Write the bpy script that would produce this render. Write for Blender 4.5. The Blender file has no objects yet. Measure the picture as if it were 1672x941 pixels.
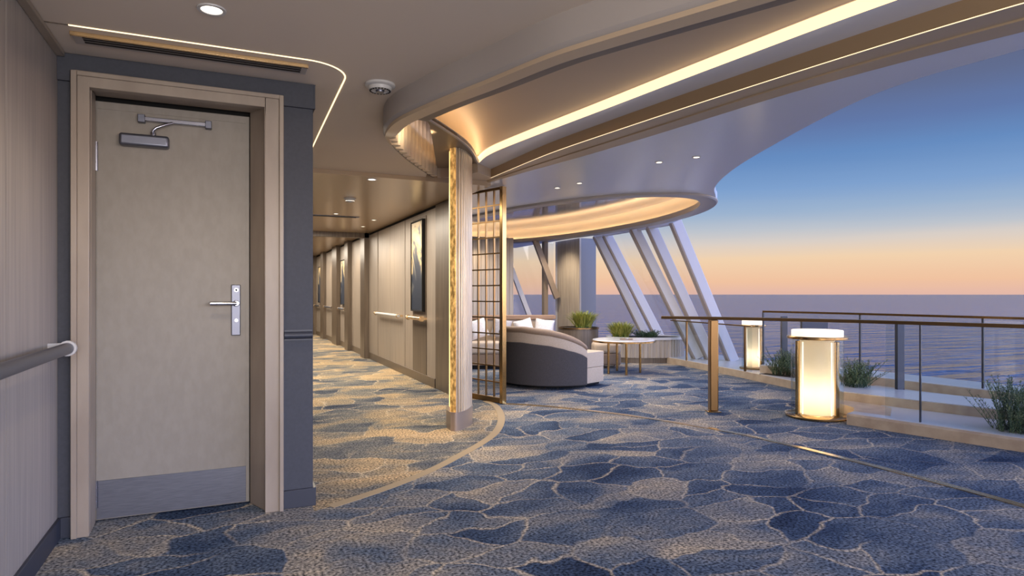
import bpy, bmesh, math, random
from mathutils import Vector, Matrix
from mathutils.geometry import tessellate_polygon
R = math.radians
PI = math.pi
random.seed(7)
SC = bpy.context.scene
COL = SC.collection

# ------------------------------------------------------------------ camera
cam_d = bpy.data.cameras.new('camera')
cam = bpy.data.objects.new('camera', cam_d)
COL.objects.link(cam)
cam.location = (0, 0, 1.18)
cam.rotation_euler = (R(90), 0, R(-24.2))
cam_d.sensor_width = 36
cam_d.lens = 36 * 1033 / 1672
cam_d.shift_y = 10.5 / 1672
cam_d.clip_start = 0.05
cam_d.clip_end = 60000
SC.camera = cam

# ------------------------------------------------------------------ view
SC.view_settings.view_transform = 'Standard'
SC.view_settings.look = 'None'
SC.view_settings.gamma = 1
SC.view_settings.use_curve_mapping = False
SC.view_settings.exposure = 0.14


def lin(c):
    return tuple((v / 255 / 12.92) if v / 255 <= 0.04045 else ((v / 255 + 0.055) / 1.055) ** 2.4 for v in c)


def lin4(c):
    return lin(c) + (1,)


SKY_FILL = 10.0
# ------------------------------------------------------------------ sky
W = bpy.data.worlds.new('dusk_sky')
SC.world = W
W.use_nodes = True
wn = W.node_tree.nodes
wl = W.node_tree.links
wn.clear()
tc = wn.new('ShaderNodeTexCoord')
sep = wn.new('ShaderNodeSeparateXYZ')
wl.new(tc.outputs['Generated'], sep.inputs[0])
ramp = wn.new('ShaderNodeValToRGB')
stops = [(0.0, (228, 184, 168)), (0.02, (240, 194, 160)), (0.053, (242, 210, 174)), (0.077, (218, 207, 198)), (0.094, (190, 196, 205)),
         (0.12, (156, 179, 207)), (0.152, (127, 161, 206)), (0.195, (102, 140, 192)), (0.235, (97, 120, 168)), (0.275, (97, 109, 144)),
         (0.32, (95, 101, 128)), (0.5, (98, 102, 128)), (0.75, (112, 114, 138)), (1.0, (120, 122, 144))]
el = ramp.color_ramp.elements
el[0].position, el[0].color = stops[0][0], lin4(stops[0][1])
el[1].position, el[1].color = stops[-1][0], lin4(stops[-1][1])
for p, c in stops[1:-1]:
    e = el.new(p)
    e.color = lin4(c)
# glow is warmer towards starboard-right of the horizon
mp = wn.new('ShaderNodeMapping')
mp.inputs['Scale'].default_value = (1.4, 1.4, 26)
wl.new(tc.outputs['Generated'], mp.inputs[0])
nz = wn.new('ShaderNodeTexNoise')
nz.inputs['Scale'].default_value = 2.2
nz.inputs['Detail'].default_value = 5
wl.new(mp.outputs[0], nz.inputs[0])
off = wn.new('ShaderNodeMath')
off.operation = 'MULTIPLY_ADD'
off.inputs[1].default_value = 0.010
wl.new(nz.outputs['Fac'], off.inputs[0])
sub = wn.new('ShaderNodeMath')
sub.operation = 'SUBTRACT'
sub.inputs[1].default_value = 0.005
wl.new(sep.outputs['Z'], sub.inputs[0])
wl.new(sub.outputs[0], off.inputs[2])
wl.new(off.outputs[0], ramp.inputs[0])
# unseen sky behind and right of the view, brightened as added fill light
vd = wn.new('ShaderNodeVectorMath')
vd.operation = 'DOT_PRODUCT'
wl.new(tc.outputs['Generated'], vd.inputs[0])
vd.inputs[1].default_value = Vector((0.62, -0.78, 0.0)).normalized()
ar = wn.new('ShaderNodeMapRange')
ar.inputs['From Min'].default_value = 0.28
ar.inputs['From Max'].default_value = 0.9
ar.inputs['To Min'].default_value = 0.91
ar.inputs['To Max'].default_value = SKY_FILL
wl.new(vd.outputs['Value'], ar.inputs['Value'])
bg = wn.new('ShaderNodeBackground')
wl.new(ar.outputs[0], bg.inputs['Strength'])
tint = wn.new('ShaderNodeMixRGB')
tint.blend_type = 'MULTIPLY'
tint.inputs[2].default_value = (.80, .90, 1.12, 1)
ar2 = wn.new('ShaderNodeMapRange')
ar2.inputs['From Min'].default_value = 0.28
ar2.inputs['From Max'].default_value = 0.7
wl.new(vd.outputs['Value'], ar2.inputs['Value'])
wl.new(ar2.outputs[0], tint.inputs[0])
wl.new(ramp.outputs[0], tint.inputs[1])
wl.new(tint.outputs[0], bg.inputs['Color'])
wo = wn.new('ShaderNodeOutputWorld')
wl.new(bg.outputs[0], wo.inputs[0])

WARM = (1.0, 0.72, 0.42)
WARM2 = (1.0, 0.80, 0.56)


def add_light(name, kind, loc, power, color=WARM, size=0.1, size_y=None, spot=None, blend=0.6, rot=None, target=None):
    l = bpy.data.lights.new(name, kind)
    l.energy = power
    l.color = color
    if kind == 'AREA':
        l.shape = 'RECTANGLE' if size_y else 'SQUARE'
        l.size = size
        if size_y:
            l.size_y = size_y
    else:
        l.shadow_soft_size = size
    if kind == 'SPOT':
        l.spot_size = R(spot or 80)
        l.spot_blend = blend
    o = bpy.data.objects.new(name, l)
    COL.objects.link(o)
    o.location = loc
    if target is not None:
        d = Vector(target) - Vector(loc)
        o.rotation_euler = d.to_track_quat('-Z', 'Y').to_euler()
    elif rot:
        o.rotation_euler = rot
    return o


# added fill lamps, unseen: behind the viewer and over the lounge
add_light('lobby_fill', 'AREA', (.9, -2.2, 1.5), 125, (1.0, .93, .88), 3.2, 1.6, target=(1.1, 4, 2.3))
add_light('lounge_fill', 'AREA', (4.4, 8.6, 2.3), 130, (1.0, .90, .82), 2.2, 5.0, rot=(0, 0, 0))
# ------------------------------------------------------------------ materials
def mat(name, color=(128, 128, 128), rough=0.5, metal=0.0, spec=0.5, coat=0.0, emis=None, estr=0.0):
    m = bpy.data.materials.new(name)
    m.use_nodes = True
    b = m.node_tree.nodes['Principled BSDF']
    b.inputs['Base Color'].default_value = lin4(color)
    b.inputs['Roughness'].default_value = rough
    b.inputs['Metallic'].default_value = metal
    b.inputs['Specular IOR Level'].default_value = spec
    b.inputs['Coat Weight'].default_value = coat
    if emis:
        b.inputs['Emission Color'].default_value = (*emis, 1)
        b.inputs['Emission Strength'].default_value = estr
    return m


def N(m, t):
    return m.node_tree.nodes.new(t)


def L(m, a, b):
    m.node_tree.links.new(a, b)


def noisy(m, c1, c2, scale=(1, 1, 1), nscale=5, detail=6, bump=0.0, bdist=0.002, lo=0.35, hi=0.65, rvar=0.0):
    """two tone noise in object space, optional bump"""
    b = m.node_tree.nodes['Principled BSDF']
    t = N(m, 'ShaderNodeTexCoord')
    mp = N(m, 'ShaderNodeMapping')
    mp.inputs['Scale'].default_value = scale
    L(m, t.outputs['Object'], mp.inputs[0])
    n = N(m, 'ShaderNodeTexNoise')
    n.inputs['Scale'].default_value = nscale
    n.inputs['Detail'].default_value = detail
    L(m, mp.outputs[0], n.inputs[0])
    r = N(m, 'ShaderNodeValToRGB')
    r.color_ramp.elements[0].position = lo
    r.color_ramp.elements[1].position = hi
    r.color_ramp.elements[0].color = lin4(c1)
    r.color_ramp.elements[1].color = lin4(c2)
    L(m, n.outputs['Fac'], r.inputs[0])
    L(m, r.outputs[0], b.inputs['Base Color'])
    if bump:
        bp = N(m, 'ShaderNodeBump')
        bp.inputs['Strength'].default_value = bump
        bp.inputs['Distance'].default_value = bdist
        L(m, n.outputs['Fac'], bp.inputs['Height'])
        L(m, bp.outputs[0], b.inputs['Normal'])
    return m


M = {}
M['wood'] = noisy(mat('greige_wood', rough=0.42, spec=0.4), (150, 138, 126), (176, 164, 150), (38, 38, 0.9), 1.6, 8, 0.1, 0.001, .3, .7)
M['wood_grey'] = noisy(mat('greige_wood_veneer', rough=0.42, spec=0.4), (146, 138, 132), (166, 157, 149), (38, 38, 0.9), 1.6, 8, 0.08, 0.001, .3, .7)
M['wood_dark'] = noisy(mat('umber_wood', rough=0.35), (92, 80, 68), (118, 104, 88), (38, 38, 0.9), 1.6, 8, 0.1, 0.001)
M['slat_wood'] = noisy(mat('pale_slat_wood', rough=0.45), (158, 146, 132), (186, 174, 158), (30, 30, .8), 1.6, 6)
M['charcoal'] = noisy(mat('charcoal_fabric_panel', rough=0.6, spec=.3), (66, 68, 76), (70, 72, 80), (1, 1, 1), 60, 3)
M['charcoal_base'] = mat('charcoal_skirting', (50, 54, 66), 0.45)
M['frame'] = noisy(mat('taupe_door_frame', rough=0.4), (148, 134, 120), (160, 146, 131), (1, 1, .3), 9, 4)
M['door'] = noisy(mat('taupe_door_leaf', rough=0.42, spec=.4), (140, 133, 123), (146, 139, 129), (1, 1, .5), 30, 5)
M['gap'] = mat('black_gap', (14, 12, 11), 0.8)
M['steel'] = noisy(mat('brushed_steel', rough=0.42, metal=0.8), (104, 106, 114), (122, 124, 132), (1, 1, 40), 12, 5)
M['chrome'] = mat('satin_chrome', (176, 178, 190), 0.22, 1.0)
M['satin'] = mat('satin_grey_metal', (112, 115, 126), 0.38, .8)
M['ceil'] = mat('satin_plaster_ceiling', (216, 202, 187), 0.55, spec=.3)
M['ceil_corr'] = mat('polished_corridor_ceiling', (182, 158, 130), 0.22, spec=.5)
M['bulk'] = mat('pearl_bulkhead', (176, 168, 162), 0.35, spec=.5)
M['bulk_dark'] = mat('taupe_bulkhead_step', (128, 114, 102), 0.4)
M['cream'] = mat('cream_cove_ceiling', (206, 184, 160), 0.45)
M['pearl'] = mat('pearl_grey_soffit', (228, 231, 242), 0.22, metal=.1)
M['oval_gloss'] = mat('glossy_oval_ceiling', (200, 208, 228), .1, metal=.75)
M['gold_paint'] = mat('champagne_band', (176, 148, 112), 0.35, metal=.25)
M['gold_paint2'] = mat('pale_champagne_band', (190, 168, 140), 0.4, metal=.15)
M['capital'] = mat('bronze_satin_soffit', (140, 122, 102), 0.42, metal=.3)
M['white'] = mat('white_lacquer', (214, 212, 212), 0.3)
M['ledge'] = mat('white_ledge', (206, 206, 210), 0.25)
M['curb'] = noisy(mat('sand_stone_curb', rough=0.5), (176, 156, 134), (196, 178, 154), (1, 1, 1), 8, 5)
M['brass'] = mat('brushed_brass', (180, 146, 96), 0.2, 1.0)
M['brass_post'] = mat('bronze_post', (150, 118, 76), .3, 1.0)
M['brass_dark'] = mat('aged_brass', (138, 110, 74), 0.28, 1.0)
M['brass_floor'] = mat('brass_inlay', (232, 200, 152), 0.22, .9)
M['inlay'] = mat('tan_woven_border', (170, 150, 118), 0.75)
M['dark_metal'] = mat('dark_grey_post', (74, 76, 84), 0.4, .5)
M['plate'] = mat('white_plastic', (196, 194, 192), 0.4)
M['grille'] = mat('dark_grille', (20, 18, 18), 0.7)
M['flute'] = noisy(mat('ribbed_pewter_panel', rough=0.34, metal=.35), (186, 168, 144), (212, 194, 168), (6, 6, .6), 5, 8, .25, .002)
M['plinth'] = mat('brushed_plinth', (168, 152, 138), 0.3, .5)
hb = noisy(mat('glowing_hammered_brass', rough=0.22, metal=1.0), (196, 146, 74), (230, 180, 102), (1, 1, .6), 30, 3, .8, .006)
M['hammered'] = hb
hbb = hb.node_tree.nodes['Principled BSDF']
hbb.inputs['Emission Color'].default_value = (1.0, .55, .17, 1)  # glow put into the brass itself, patchy with the noise
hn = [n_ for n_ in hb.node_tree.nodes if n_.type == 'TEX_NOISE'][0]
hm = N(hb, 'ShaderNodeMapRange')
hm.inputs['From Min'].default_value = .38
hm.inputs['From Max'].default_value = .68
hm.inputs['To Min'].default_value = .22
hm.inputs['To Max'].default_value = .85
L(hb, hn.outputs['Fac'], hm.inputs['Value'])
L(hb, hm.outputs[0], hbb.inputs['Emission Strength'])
M['fab_dark'] = noisy(mat('slate_upholstery', rough=0.75, spec=.2), (74, 70, 70), (84, 80, 79), (1, 1, 1), 120, 2)
M['fab_beige'] = noisy(mat('beige_upholstery', rough=0.75, spec=.2), (190, 172, 150), (204, 186, 164), (1, 1, 1), 120, 2)
M['fab_brown'] = noisy(mat('mushroom_upholstery', rough=0.6, spec=.3), (142, 120, 100), (156, 134, 112), (1, 1, 1), 120, 2)
M['walnut'] = noisy(mat('warm_walnut', rough=0.4), (132, 102, 78), (154, 122, 94), (1, 1, 20), 3, 5)
M['fab_white'] = noisy(mat('ivory_cushion', rough=0.85, spec=.1), (206, 202, 198), (224, 220, 216), (1, 1, 1), 90, 2)
M['fab_grey'] = noisy(mat('dove_cushion', rough=0.85, spec=.1), (160, 156, 158), (178, 174, 174), (1, 1, 1), 90, 2)
M['marble'] = noisy(mat('white_marble', rough=0.12), (206, 204, 204), (232, 230, 228), (1, 1, 1), 5, 8)
M['soil'] = noisy(mat('dark_soil', rough=.95), (38, 32, 26), (62, 54, 42), (1, 1, 1), 60, 4, .6, .01)
M['grass'] = noisy(mat('yellow_green_blades', rough=.5), (120, 136, 56), (196, 190, 96), (1, 1, 1), 9, 2)
M['rosemary'] = noisy(mat('grey_green_leaves', rough=.6), (76, 98, 62), (134, 146, 104), (1, 1, 1), 12, 2)
M['lowgreen'] = noisy(mat('deep_green_leaves', rough=.6), (34, 58, 36), (64, 90, 54), (1, 1, 1), 12, 2)
M['paint'] = mat('white_mullion_paint', (206, 206, 214), 0.35)
M['bronze_mull'] = mat('taupe_mullion_side', (150, 134, 118), 0.4)
M['led'] = mat('led_line', (255, 220, 160), .5, emis=(1.0, .78, .46), estr=1.7)
M['led_soft'] = mat('led_cove', (255, 220, 160), .5, emis=(1.0, .74, .44), estr=1.25)
M['led_hid'] = mat('led_cove_strip', (255, 220, 160), .5, emis=(1.0, .68, .36), estr=14.0)
M['led_oval'] = mat('led_oval_strip', (255, 220, 160), .5, emis=(1.0, .68, .34), estr=12.0)
M['led_thin'] = mat('led_thin_line', (255, 220, 160), .5, emis=(1.0, .76, .46), estr=1.3)
M['bulb'] = mat('lit_lens', (255, 240, 220), .5, emis=(1.0, .90, .76), estr=4.0)
M['bulb_small'] = mat('lit_small_lens', (255, 240, 220), .5, emis=(1.0, .86, .66), estr=4.0)
M['lantern_lit'] = mat('lit_diffuser_ring', (255, 240, 220), .5, emis=(1.0, .84, .62), estr=1.05)


def glass_mat(name, tint=(0.93, 0.96, 0.97), refl=0.10, rough=0.0):
    m = bpy.data.materials.new(name)
    m.use_nodes = True
    nt = m.node_tree
    nt.nodes.clear()
    tr = nt.nodes.new('ShaderNodeBsdfTransparent')
    tr.inputs[0].default_value = (*tint, 1)
    gl = nt.nodes.new('ShaderNodeBsdfGlossy')
    gl.inputs['Roughness'].default_value = rough
    lw = nt.nodes.new('ShaderNodeLayerWeight')
    lw.inputs[0].default_value = .5
    fr = nt.nodes.new('ShaderNodeMath')
    fr.operation = 'POWER'
    fr.inputs[1].default_value = 4
    nt.links.new(lw.outputs['Facing'], fr.inputs[0])
    mu = nt.nodes.new('ShaderNodeMath')
    mu.operation = 'MULTIPLY_ADD'
    mu.inputs[1].default_value = 0.35
    mu.inputs[2].default_value = refl * .3
    nt.links.new(fr.outputs[0], mu.inputs[0])
    mx = nt.nodes.new('ShaderNodeMixShader')
    nt.links.new(mu.outputs[0], mx.inputs[0])
    nt.links.new(tr.outputs[0], mx.inputs[1])
    nt.links.new(gl.outputs[0], mx.inputs[2])
    o = nt.nodes.new('ShaderNodeOutputMaterial')
    nt.links.new(mx.outputs[0], o.inputs[0])
    return m


M['glass'] = glass_mat('clear_glass')
M['glass_win'] = glass_mat('window_glass', (0.94, 0.96, 0.99), .08)


def frosted(name):
    m = bpy.data.materials.new(name)
    m.use_nodes = True
    nt = m.node_tree
    nt.nodes.clear()
    tl = nt.nodes.new('ShaderNodeBsdfTranslucent')
    tl.inputs[0].default_value = (.92, .88, .8, 1)
    df = nt.nodes.new('ShaderNodeBsdfDiffuse')
    df.inputs[0].default_value = (.45, .43, .38, 1)
    mx = nt.nodes.new('ShaderNodeMixShader')
    mx.inputs[0].default_value = .25
    nt.links.new(tl.outputs[0], mx.inputs[1])
    nt.links.new(df.outputs[0], mx.inputs[2])
    o = nt.nodes.new('ShaderNodeOutputMaterial')
    nt.links.new(mx.outputs[0], o.inputs[0])
    return m


M['frosted'] = frosted('frosted_glass')

# carpet ------------------------------------------------------------
def carpet(name, tones):
    cp = mat(name, rough=.95, spec=.08)
    b = cp.node_tree.nodes['Principled BSDF']
    t = N(cp, 'ShaderNodeTexCoord')
    wob = N(cp, 'ShaderNodeTexNoise')
    wob.inputs['Scale'].default_value = 1.8
    wob.inputs['Detail'].default_value = 3
    L(cp, t.outputs['Object'], wob.inputs[0])
    wadd = N(cp, 'ShaderNodeMixRGB')
    wadd.blend_type = 'LINEAR_LIGHT'
    wadd.inputs[0].default_value = .25
    L(cp, t.outputs['Object'], wadd.inputs[1])
    L(cp, wob.outputs['Color'], wadd.inputs[2])
    cm = N(cp, 'ShaderNodeMapping')
    cm.inputs['Rotation'].default_value = (0, 0, R(24))
    cm.inputs['Scale'].default_value = (.85, 1.3, 1)
    L(cp, wadd.outputs[0], cm.inputs[0])
    v1 = N(cp, 'ShaderNodeTexVoronoi')
    v1.inputs['Scale'].default_value = 2.9
    v1.feature = 'SMOOTH_F1'
    v1.inputs['Smoothness'].default_value = .12
    v1.voronoi_dimensions = '2D'
    L(cp, cm.outputs[0], v1.inputs['Vector'])
    v2 = N(cp, 'ShaderNodeTexVoronoi')
    v2.feature = 'DISTANCE_TO_EDGE'
    v2.voronoi_dimensions = '2D'
    v2.inputs['Scale'].default_value = 2.9
    L(cp, cm.outputs[0], v2.inputs['Vector'])
    # cell tone
    sc = N(cp, 'ShaderNodeSeparateColor')
    L(cp, v1.outputs['Color'], sc.inputs[0])
    big = N(cp, 'ShaderNodeTexNoise')
    big.inputs['Scale'].default_value = 1.7
    big.inputs['Detail'].default_value = 6
    big.inputs['Roughness'].default_value = .6
    L(cp, cm.outputs[0], big.inputs[0])
    ad = N(cp, 'ShaderNodeMath')
    ad.operation = 'MULTIPLY_ADD'
    ad.inputs[1].default_value = .26
    L(cp, sc.outputs[0], ad.inputs[0])
    bm_ = N(cp, 'ShaderNodeMath')
    bm_.operation = 'MULTIPLY'
    bm_.inputs[1].default_value = .92
    L(cp, big.outputs['Fac'], bm_.inputs[0])
    L(cp, bm_.outputs[0], ad.inputs[2])
    cr = N(cp, 'ShaderNodeValToRGB')
    for i, (p, c) in enumerate(tones):
        e = cr.color_ramp.elements[i] if i < 2 else cr.color_ramp.elements.new(p)
        e.position = p
        e.color = lin4(c)
    L(cp, ad.outputs[0], cr.inputs[0])
    # veins
    vr = N(cp, 'ShaderNodeValToRGB')
    vr.color_ramp.elements[0].position = 0.0
    vr.color_ramp.elements[0].color = (1, 1, 1, 1)
    vr.color_ramp.elements[1].position = 0.045
    vr.color_ramp.elements[1].color = (0, 0, 0, 1)
    L(cp, v2.outputs['Distance'], vr.inputs[0])
    vm = N(cp, 'ShaderNodeTexNoise')
    vm.inputs['Scale'].default_value = 1.3
    L(cp, t.outputs['Object'], vm.inputs[0])
    vmr = N(cp, 'ShaderNodeValToRGB')
    vmr.color_ramp.elements[0].position = .36
    vmr.color_ramp.elements[1].position = .56
    L(cp, vm.outputs['Fac'], vmr.inputs[0])
    vmul = N(cp, 'ShaderNodeMath')
    vmul.operation = 'MULTIPLY'
    L(cp, vr.outputs[0], vmul.inputs[0])
    L(cp, vmr.outputs[0], vmul.inputs[1])
    vmul2 = N(cp, 'ShaderNodeMath')
    vmul2.operation = 'MULTIPLY'
    vmul2.inputs[1].default_value = .75
    L(cp, vmul.outputs[0], vmul2.inputs[0])
    mxv = N(cp, 'ShaderNodeMixRGB')
    L(cp, vmul2.outputs[0], mxv.inputs[0])
    L(cp, cr.outputs[0], mxv.inputs[1])
    mxv.inputs[2].default_value = lin4((196, 182, 158))
    # pile speckle
    sp = N(cp, 'ShaderNodeTexNoise')
    sp.inputs['Scale'].default_value = 70
    sp.inputs['Detail'].default_value = 2
    L(cp, t.outputs['Object'], sp.inputs[0])
    spr = N(cp, 'ShaderNodeValToRGB')
    spr.color_ramp.elements[0].position = .33
    spr.color_ramp.elements[1].position = .67
    spr.color_ramp.elements[0].color = (.22, .24, .28, 1)
    spr.color_ramp.elements[1].color = (2.0, 1.95, 1.85, 1)
    L(cp, sp.outputs['Fac'], spr.inputs[0])
    mul = N(cp, 'ShaderNodeMixRGB')
    mul.blend_type = 'MULTIPLY'
    mul.inputs[0].default_value = 1
    L(cp, mxv.outputs[0], mul.inputs[1])
    L(cp, spr.outputs[0], mul.inputs[2])
    L(cp, mul.outputs[0], b.inputs['Base Color'])
    cb = N(cp, 'ShaderNodeBump')
    cb.inputs['Strength'].default_value = .5
    cb.inputs['Distance'].default_value = .004
    L(cp, sp.outputs['Fac'], cb.inputs['Height'])
    L(cp, cb.outputs[0], b.inputs['Normal'])
    return cp


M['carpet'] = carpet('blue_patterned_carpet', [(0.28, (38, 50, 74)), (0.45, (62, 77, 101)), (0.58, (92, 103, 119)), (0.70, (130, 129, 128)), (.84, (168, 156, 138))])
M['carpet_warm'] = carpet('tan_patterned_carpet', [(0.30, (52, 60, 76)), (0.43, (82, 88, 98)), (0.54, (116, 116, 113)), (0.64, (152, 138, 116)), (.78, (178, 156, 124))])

# sea ---------------------------------------------------------------
sm = mat('sea_water', (66, 108, 158), .16, spec=.22)
M['sea'] = sm
b = sm.node_tree.nodes['Principled BSDF']
t = N(sm, 'ShaderNodeTexCoord')
mp = N(sm, 'ShaderNodeMapping')
mp.inputs['Rotation'].default_value = (0, 0, R(24.2))
mp.inputs['Scale'].default_value = (.045, .2, 1)
L(sm, t.outputs['Object'], mp.inputs[0])
n1 = N(sm, 'ShaderNodeTexNoise')
n1.inputs['Scale'].default_value = 1.0
n1.inputs['Detail'].default_value = 6
n1.inputs['Roughness'].default_value = .55
L(sm, mp.outputs[0], n1.inputs[0])
bp = N(sm, 'ShaderNodeBump')
bp.inputs['Strength'].default_value = 1
bp.inputs['Distance'].default_value = 5.5
L(sm, n1.outputs['Fac'], bp.inputs['Height'])
L(sm, bp.outputs[0], b.inputs['Normal'])

# artwork -----------------------------------------------------------
am = mat('abstract_painting', rough=.4)
M['art'] = am
b = am.node_tree.nodes['Principled BSDF']
t = N(am, 'ShaderNodeTexCoord')
n1 = N(am, 'ShaderNodeTexNoise')
n1.inputs['Scale'].default_value = 2.2
n1.inputs['Detail'].default_value = 7
n1.inputs['Distortion'].default_value = 1.6
L(am, t.outputs['Object'], n1.inputs[0])
r = N(am, 'ShaderNodeValToRGB')
for i, (p, c) in enumerate([(0.40, (52, 60, 76)), (0.47, (120, 120, 118)), (0.50, (216, 190, 140)), (.6, (230, 214, 180))]):
    e = r.color_ramp.elements[i] if i < 2 else r.color_ramp.elements.new(p)
    e.position = p
    e.color = lin4(c)
sz = N(am, 'ShaderNodeSeparateXYZ')
L(am, t.outputs['Object'], sz.inputs[0])
mz = N(am, 'ShaderNodeMath')
mz.operation = 'MULTIPLY_ADD'
mz.inputs[1].default_value = .30
mz.inputs[2].default_value = -.25
L(am, sz.outputs['Z'], mz.inputs[0])
az = N(am, 'ShaderNodeMath')
L(am, n1.outputs['Fac'], az.inputs[0])
L(am, mz.outputs[0], az.inputs[1])
L(am, az.outputs[0], r.inputs[0])
L(am, r.outputs[0], b.inputs['Base Color'])


# ------------------------------------------------------------------ mesh builder
class MB:
    def __init__(s):
        s.v = []
        s.f = []

    def add(s, vs, fs):
        n = len(s.v)
        s.v += [tuple(v) for v in vs]
        s.f += [tuple(i + n for i in f) for f in fs]
        return s

    def box(s, x0, x1, y0, y1, z0, z1, rz=0, piv=None):
        vs = [(x, y, z) for z in (z0, z1) for y in (y0, y1) for x in (x0, x1)]
        if rz:
            px, py = piv if piv else ((x0 + x1) / 2, (y0 + y1) / 2)
            c, n = math.cos(rz), math.sin(rz)
            vs = [(px + (x - px) * c - (y - py) * n, py + (x - px) * n + (y - py) * c, z) for x, y, z in vs]
        return s.add(vs, [(0, 2, 3, 1), (4, 5, 7, 6), (0, 1, 5, 4), (2, 6, 7, 3), (0, 4, 6, 2), (1, 3, 7, 5)])

    def beam(s, a, b, w, h, up=(0, 0, 1)):
        a, b = Vector(a), Vector(b)
        d = (b - a).normalized()
        up = Vector(up)
        if abs(d.dot(up)) > .98:
            up = Vector((1, 0, 0))
        r = d.cross(up).normalized()
        u = r.cross(d).normalized()
        vs = []
        for p in (a, b):
            for i, j in ((-1, -1), (1, -1), (1, 1), (-1, 1)):
                vs.append(p + r * (i * w / 2) + u * (j * h / 2))
        return s.add(vs, [(3, 2, 1, 0), (4, 5, 6, 7), (0, 1, 5, 4), (1, 2, 6, 5), (2, 3, 7, 6), (3, 0, 4, 7)])

    def tube(s, pts, r, n=10, cap=True):
        pts = [Vector(p) for p in pts]
        rr = r if isinstance(r, (list, tuple)) else [r] * len(pts)
        rings = []
        prev = None
        for i, p in enumerate(pts):
            if i == 0:
                d = pts[1] - p
            elif i == len(pts) - 1:
                d = p - pts[i - 1]
            else:
                d = pts[i + 1] - pts[i - 1]
            d.normalize()
            ref = Vector((0, 0, 1)) if abs(d.z) < .9 else Vector((1, 0, 0))
            if prev is None:
                x = d.cross(ref).normalized()
            else:
                x = (prev - d * prev.dot(d)).normalized()
            prev = x
            y = d.cross(x)
            rings.append([p + (x * math.cos(2 * PI * k / n) + y * math.sin(2 * PI * k / n)) * rr[i] for k in range(n)])
        base = len(s.v)
        for ring in rings:
            s.v += [tuple(q) for q in ring]
        for i in range(len(rings) - 1):
            for k in range(n):
                a = base + i * n + k
                b_ = base + i * n + (k + 1) % n
                s.f.append((a, b_, b_ + n, a + n))
        if cap:
            s.f.append(tuple(base + k for k in reversed(range(n))))
            s.f.append(tuple(base + (len(rings) - 1) * n + k for k in range(n)))
        return s

    def lathe(s, prof, c=(0, 0, 0), n=32, sx=1, sy=1):
        base = len(s.v)
        for r, z in prof:
            for k in range(n):
                a = 2 * PI * k / n
                s.v.append((c[0] + r * sx * math.cos(a), c[1] + r * sy * math.sin(a), c[2] + z))
        for i in range(len(prof) - 1):
            for k in range(n):
                a = base + i * n + k
                b_ = base + i * n + (k + 1) % n
                s.f.append((a, b_, b_ + n, a + n))
        if prof[0][0] > 1e-6:
            s.f.append(tuple(base + k for k in reversed(range(n))))
        if prof[-1][0] > 1e-6:
            s.f.append(tuple(base + (len(prof) - 1) * n + k for k in range(n)))
        return s

    def ring(s, r0, r1, z0, z1, c=(0, 0, 0), n=48, a0=0, a1=2 * PI):
        return s.lathe_open([(r0, z0), (r1, z0), (r1, z1), (r0, z1)], c, n)

    def lathe_open(s, prof, c=(0, 0, 0), n=48, sx=1, sy=1):
        """closed cross-section swept all round (torus like)"""
        base = len(s.v)
        m_ = len(prof)
        for r, z in prof:
            for k in range(n):
                a = 2 * PI * k / n
                s.v.append((c[0] + r * sx * math.cos(a), c[1] + r * sy * math.sin(a), c[2] + z))
        for i in range(m_):
            j = (i + 1) % m_
            for k in range(n):
                k2 = (k + 1) % n
                s.f.append((base + i * n + k, base + i * n + k2, base + j * n + k2, base + j * n + k))
        return s

    def prism(s, poly, z0, z1, holes=()):
        loops = [[Vector((x, y, 0)) for x, y in poly]] + [[Vector((x, y, 0)) for x, y in h] for h in holes]
        tris = tessellate_polygon(loops)
        flat = [p for l in loops for p in l]
        n = len(flat)
        base = len(s.v)
        s.v += [(p.x, p.y, z0) for p in flat] + [(p.x, p.y, z1) for p in flat]
        for tr in tris:
            s.f.append(tuple(base + i for i in tr))
            s.f.append(tuple(base + n + i for i in reversed(tr)))
        o = 0
        for l in loops:
            m_ = len(l)
            for i in range(m_):
                a, b_ = base + o + i, base + o + (i + 1) % m_
                s.f.append((a, b_, b_ + n, a + n))
            o += m_
        return s

    def loft(s, rows, closed=False):
        """rows: list of equal length point lists"""
        base = len(s.v)
        m_ = len(rows[0])
        for r_ in rows:
            s.v += [tuple(p) for p in r_]
        for i in range(len(rows) - 1):
            for k in range(m_ if closed else m_ - 1):
                k2 = (k + 1) % m_
                s.f.append((base + i * m_ + k, base + i * m_ + k2, base + (i + 1) * m_ + k2, base + (i + 1) * m_ + k))
        return s

    def caploft(s, rows):
        s.loft(rows, True)
        m_ = len(rows[0])
        n = len(s.v)
        first = n - m_ * len(rows)
        s.f.append(tuple(first + k for k in reversed(range(m_))))
        s.f.append(tuple(n - m_ + k for k in range(m_)))
        return s

    def ico(s, c, r, sx=1, sy=1, sz=1, n=12):
        prof = [(max(1e-7, math.sin(PI * i / n)), -math.cos(PI * i / n)) for i in range(n + 1)]
        base = len(s.v)
        s.lathe([(p * r, z * r) for p, z in prof], (0, 0, 0), n * 2)
        for i in range(base, len(s.v)):
            x, y, z = s.v[i]
            s.v[i] = (c[0] + x * sx, c[1] + y * sy, c[2] + z * sz)
        return s

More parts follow.
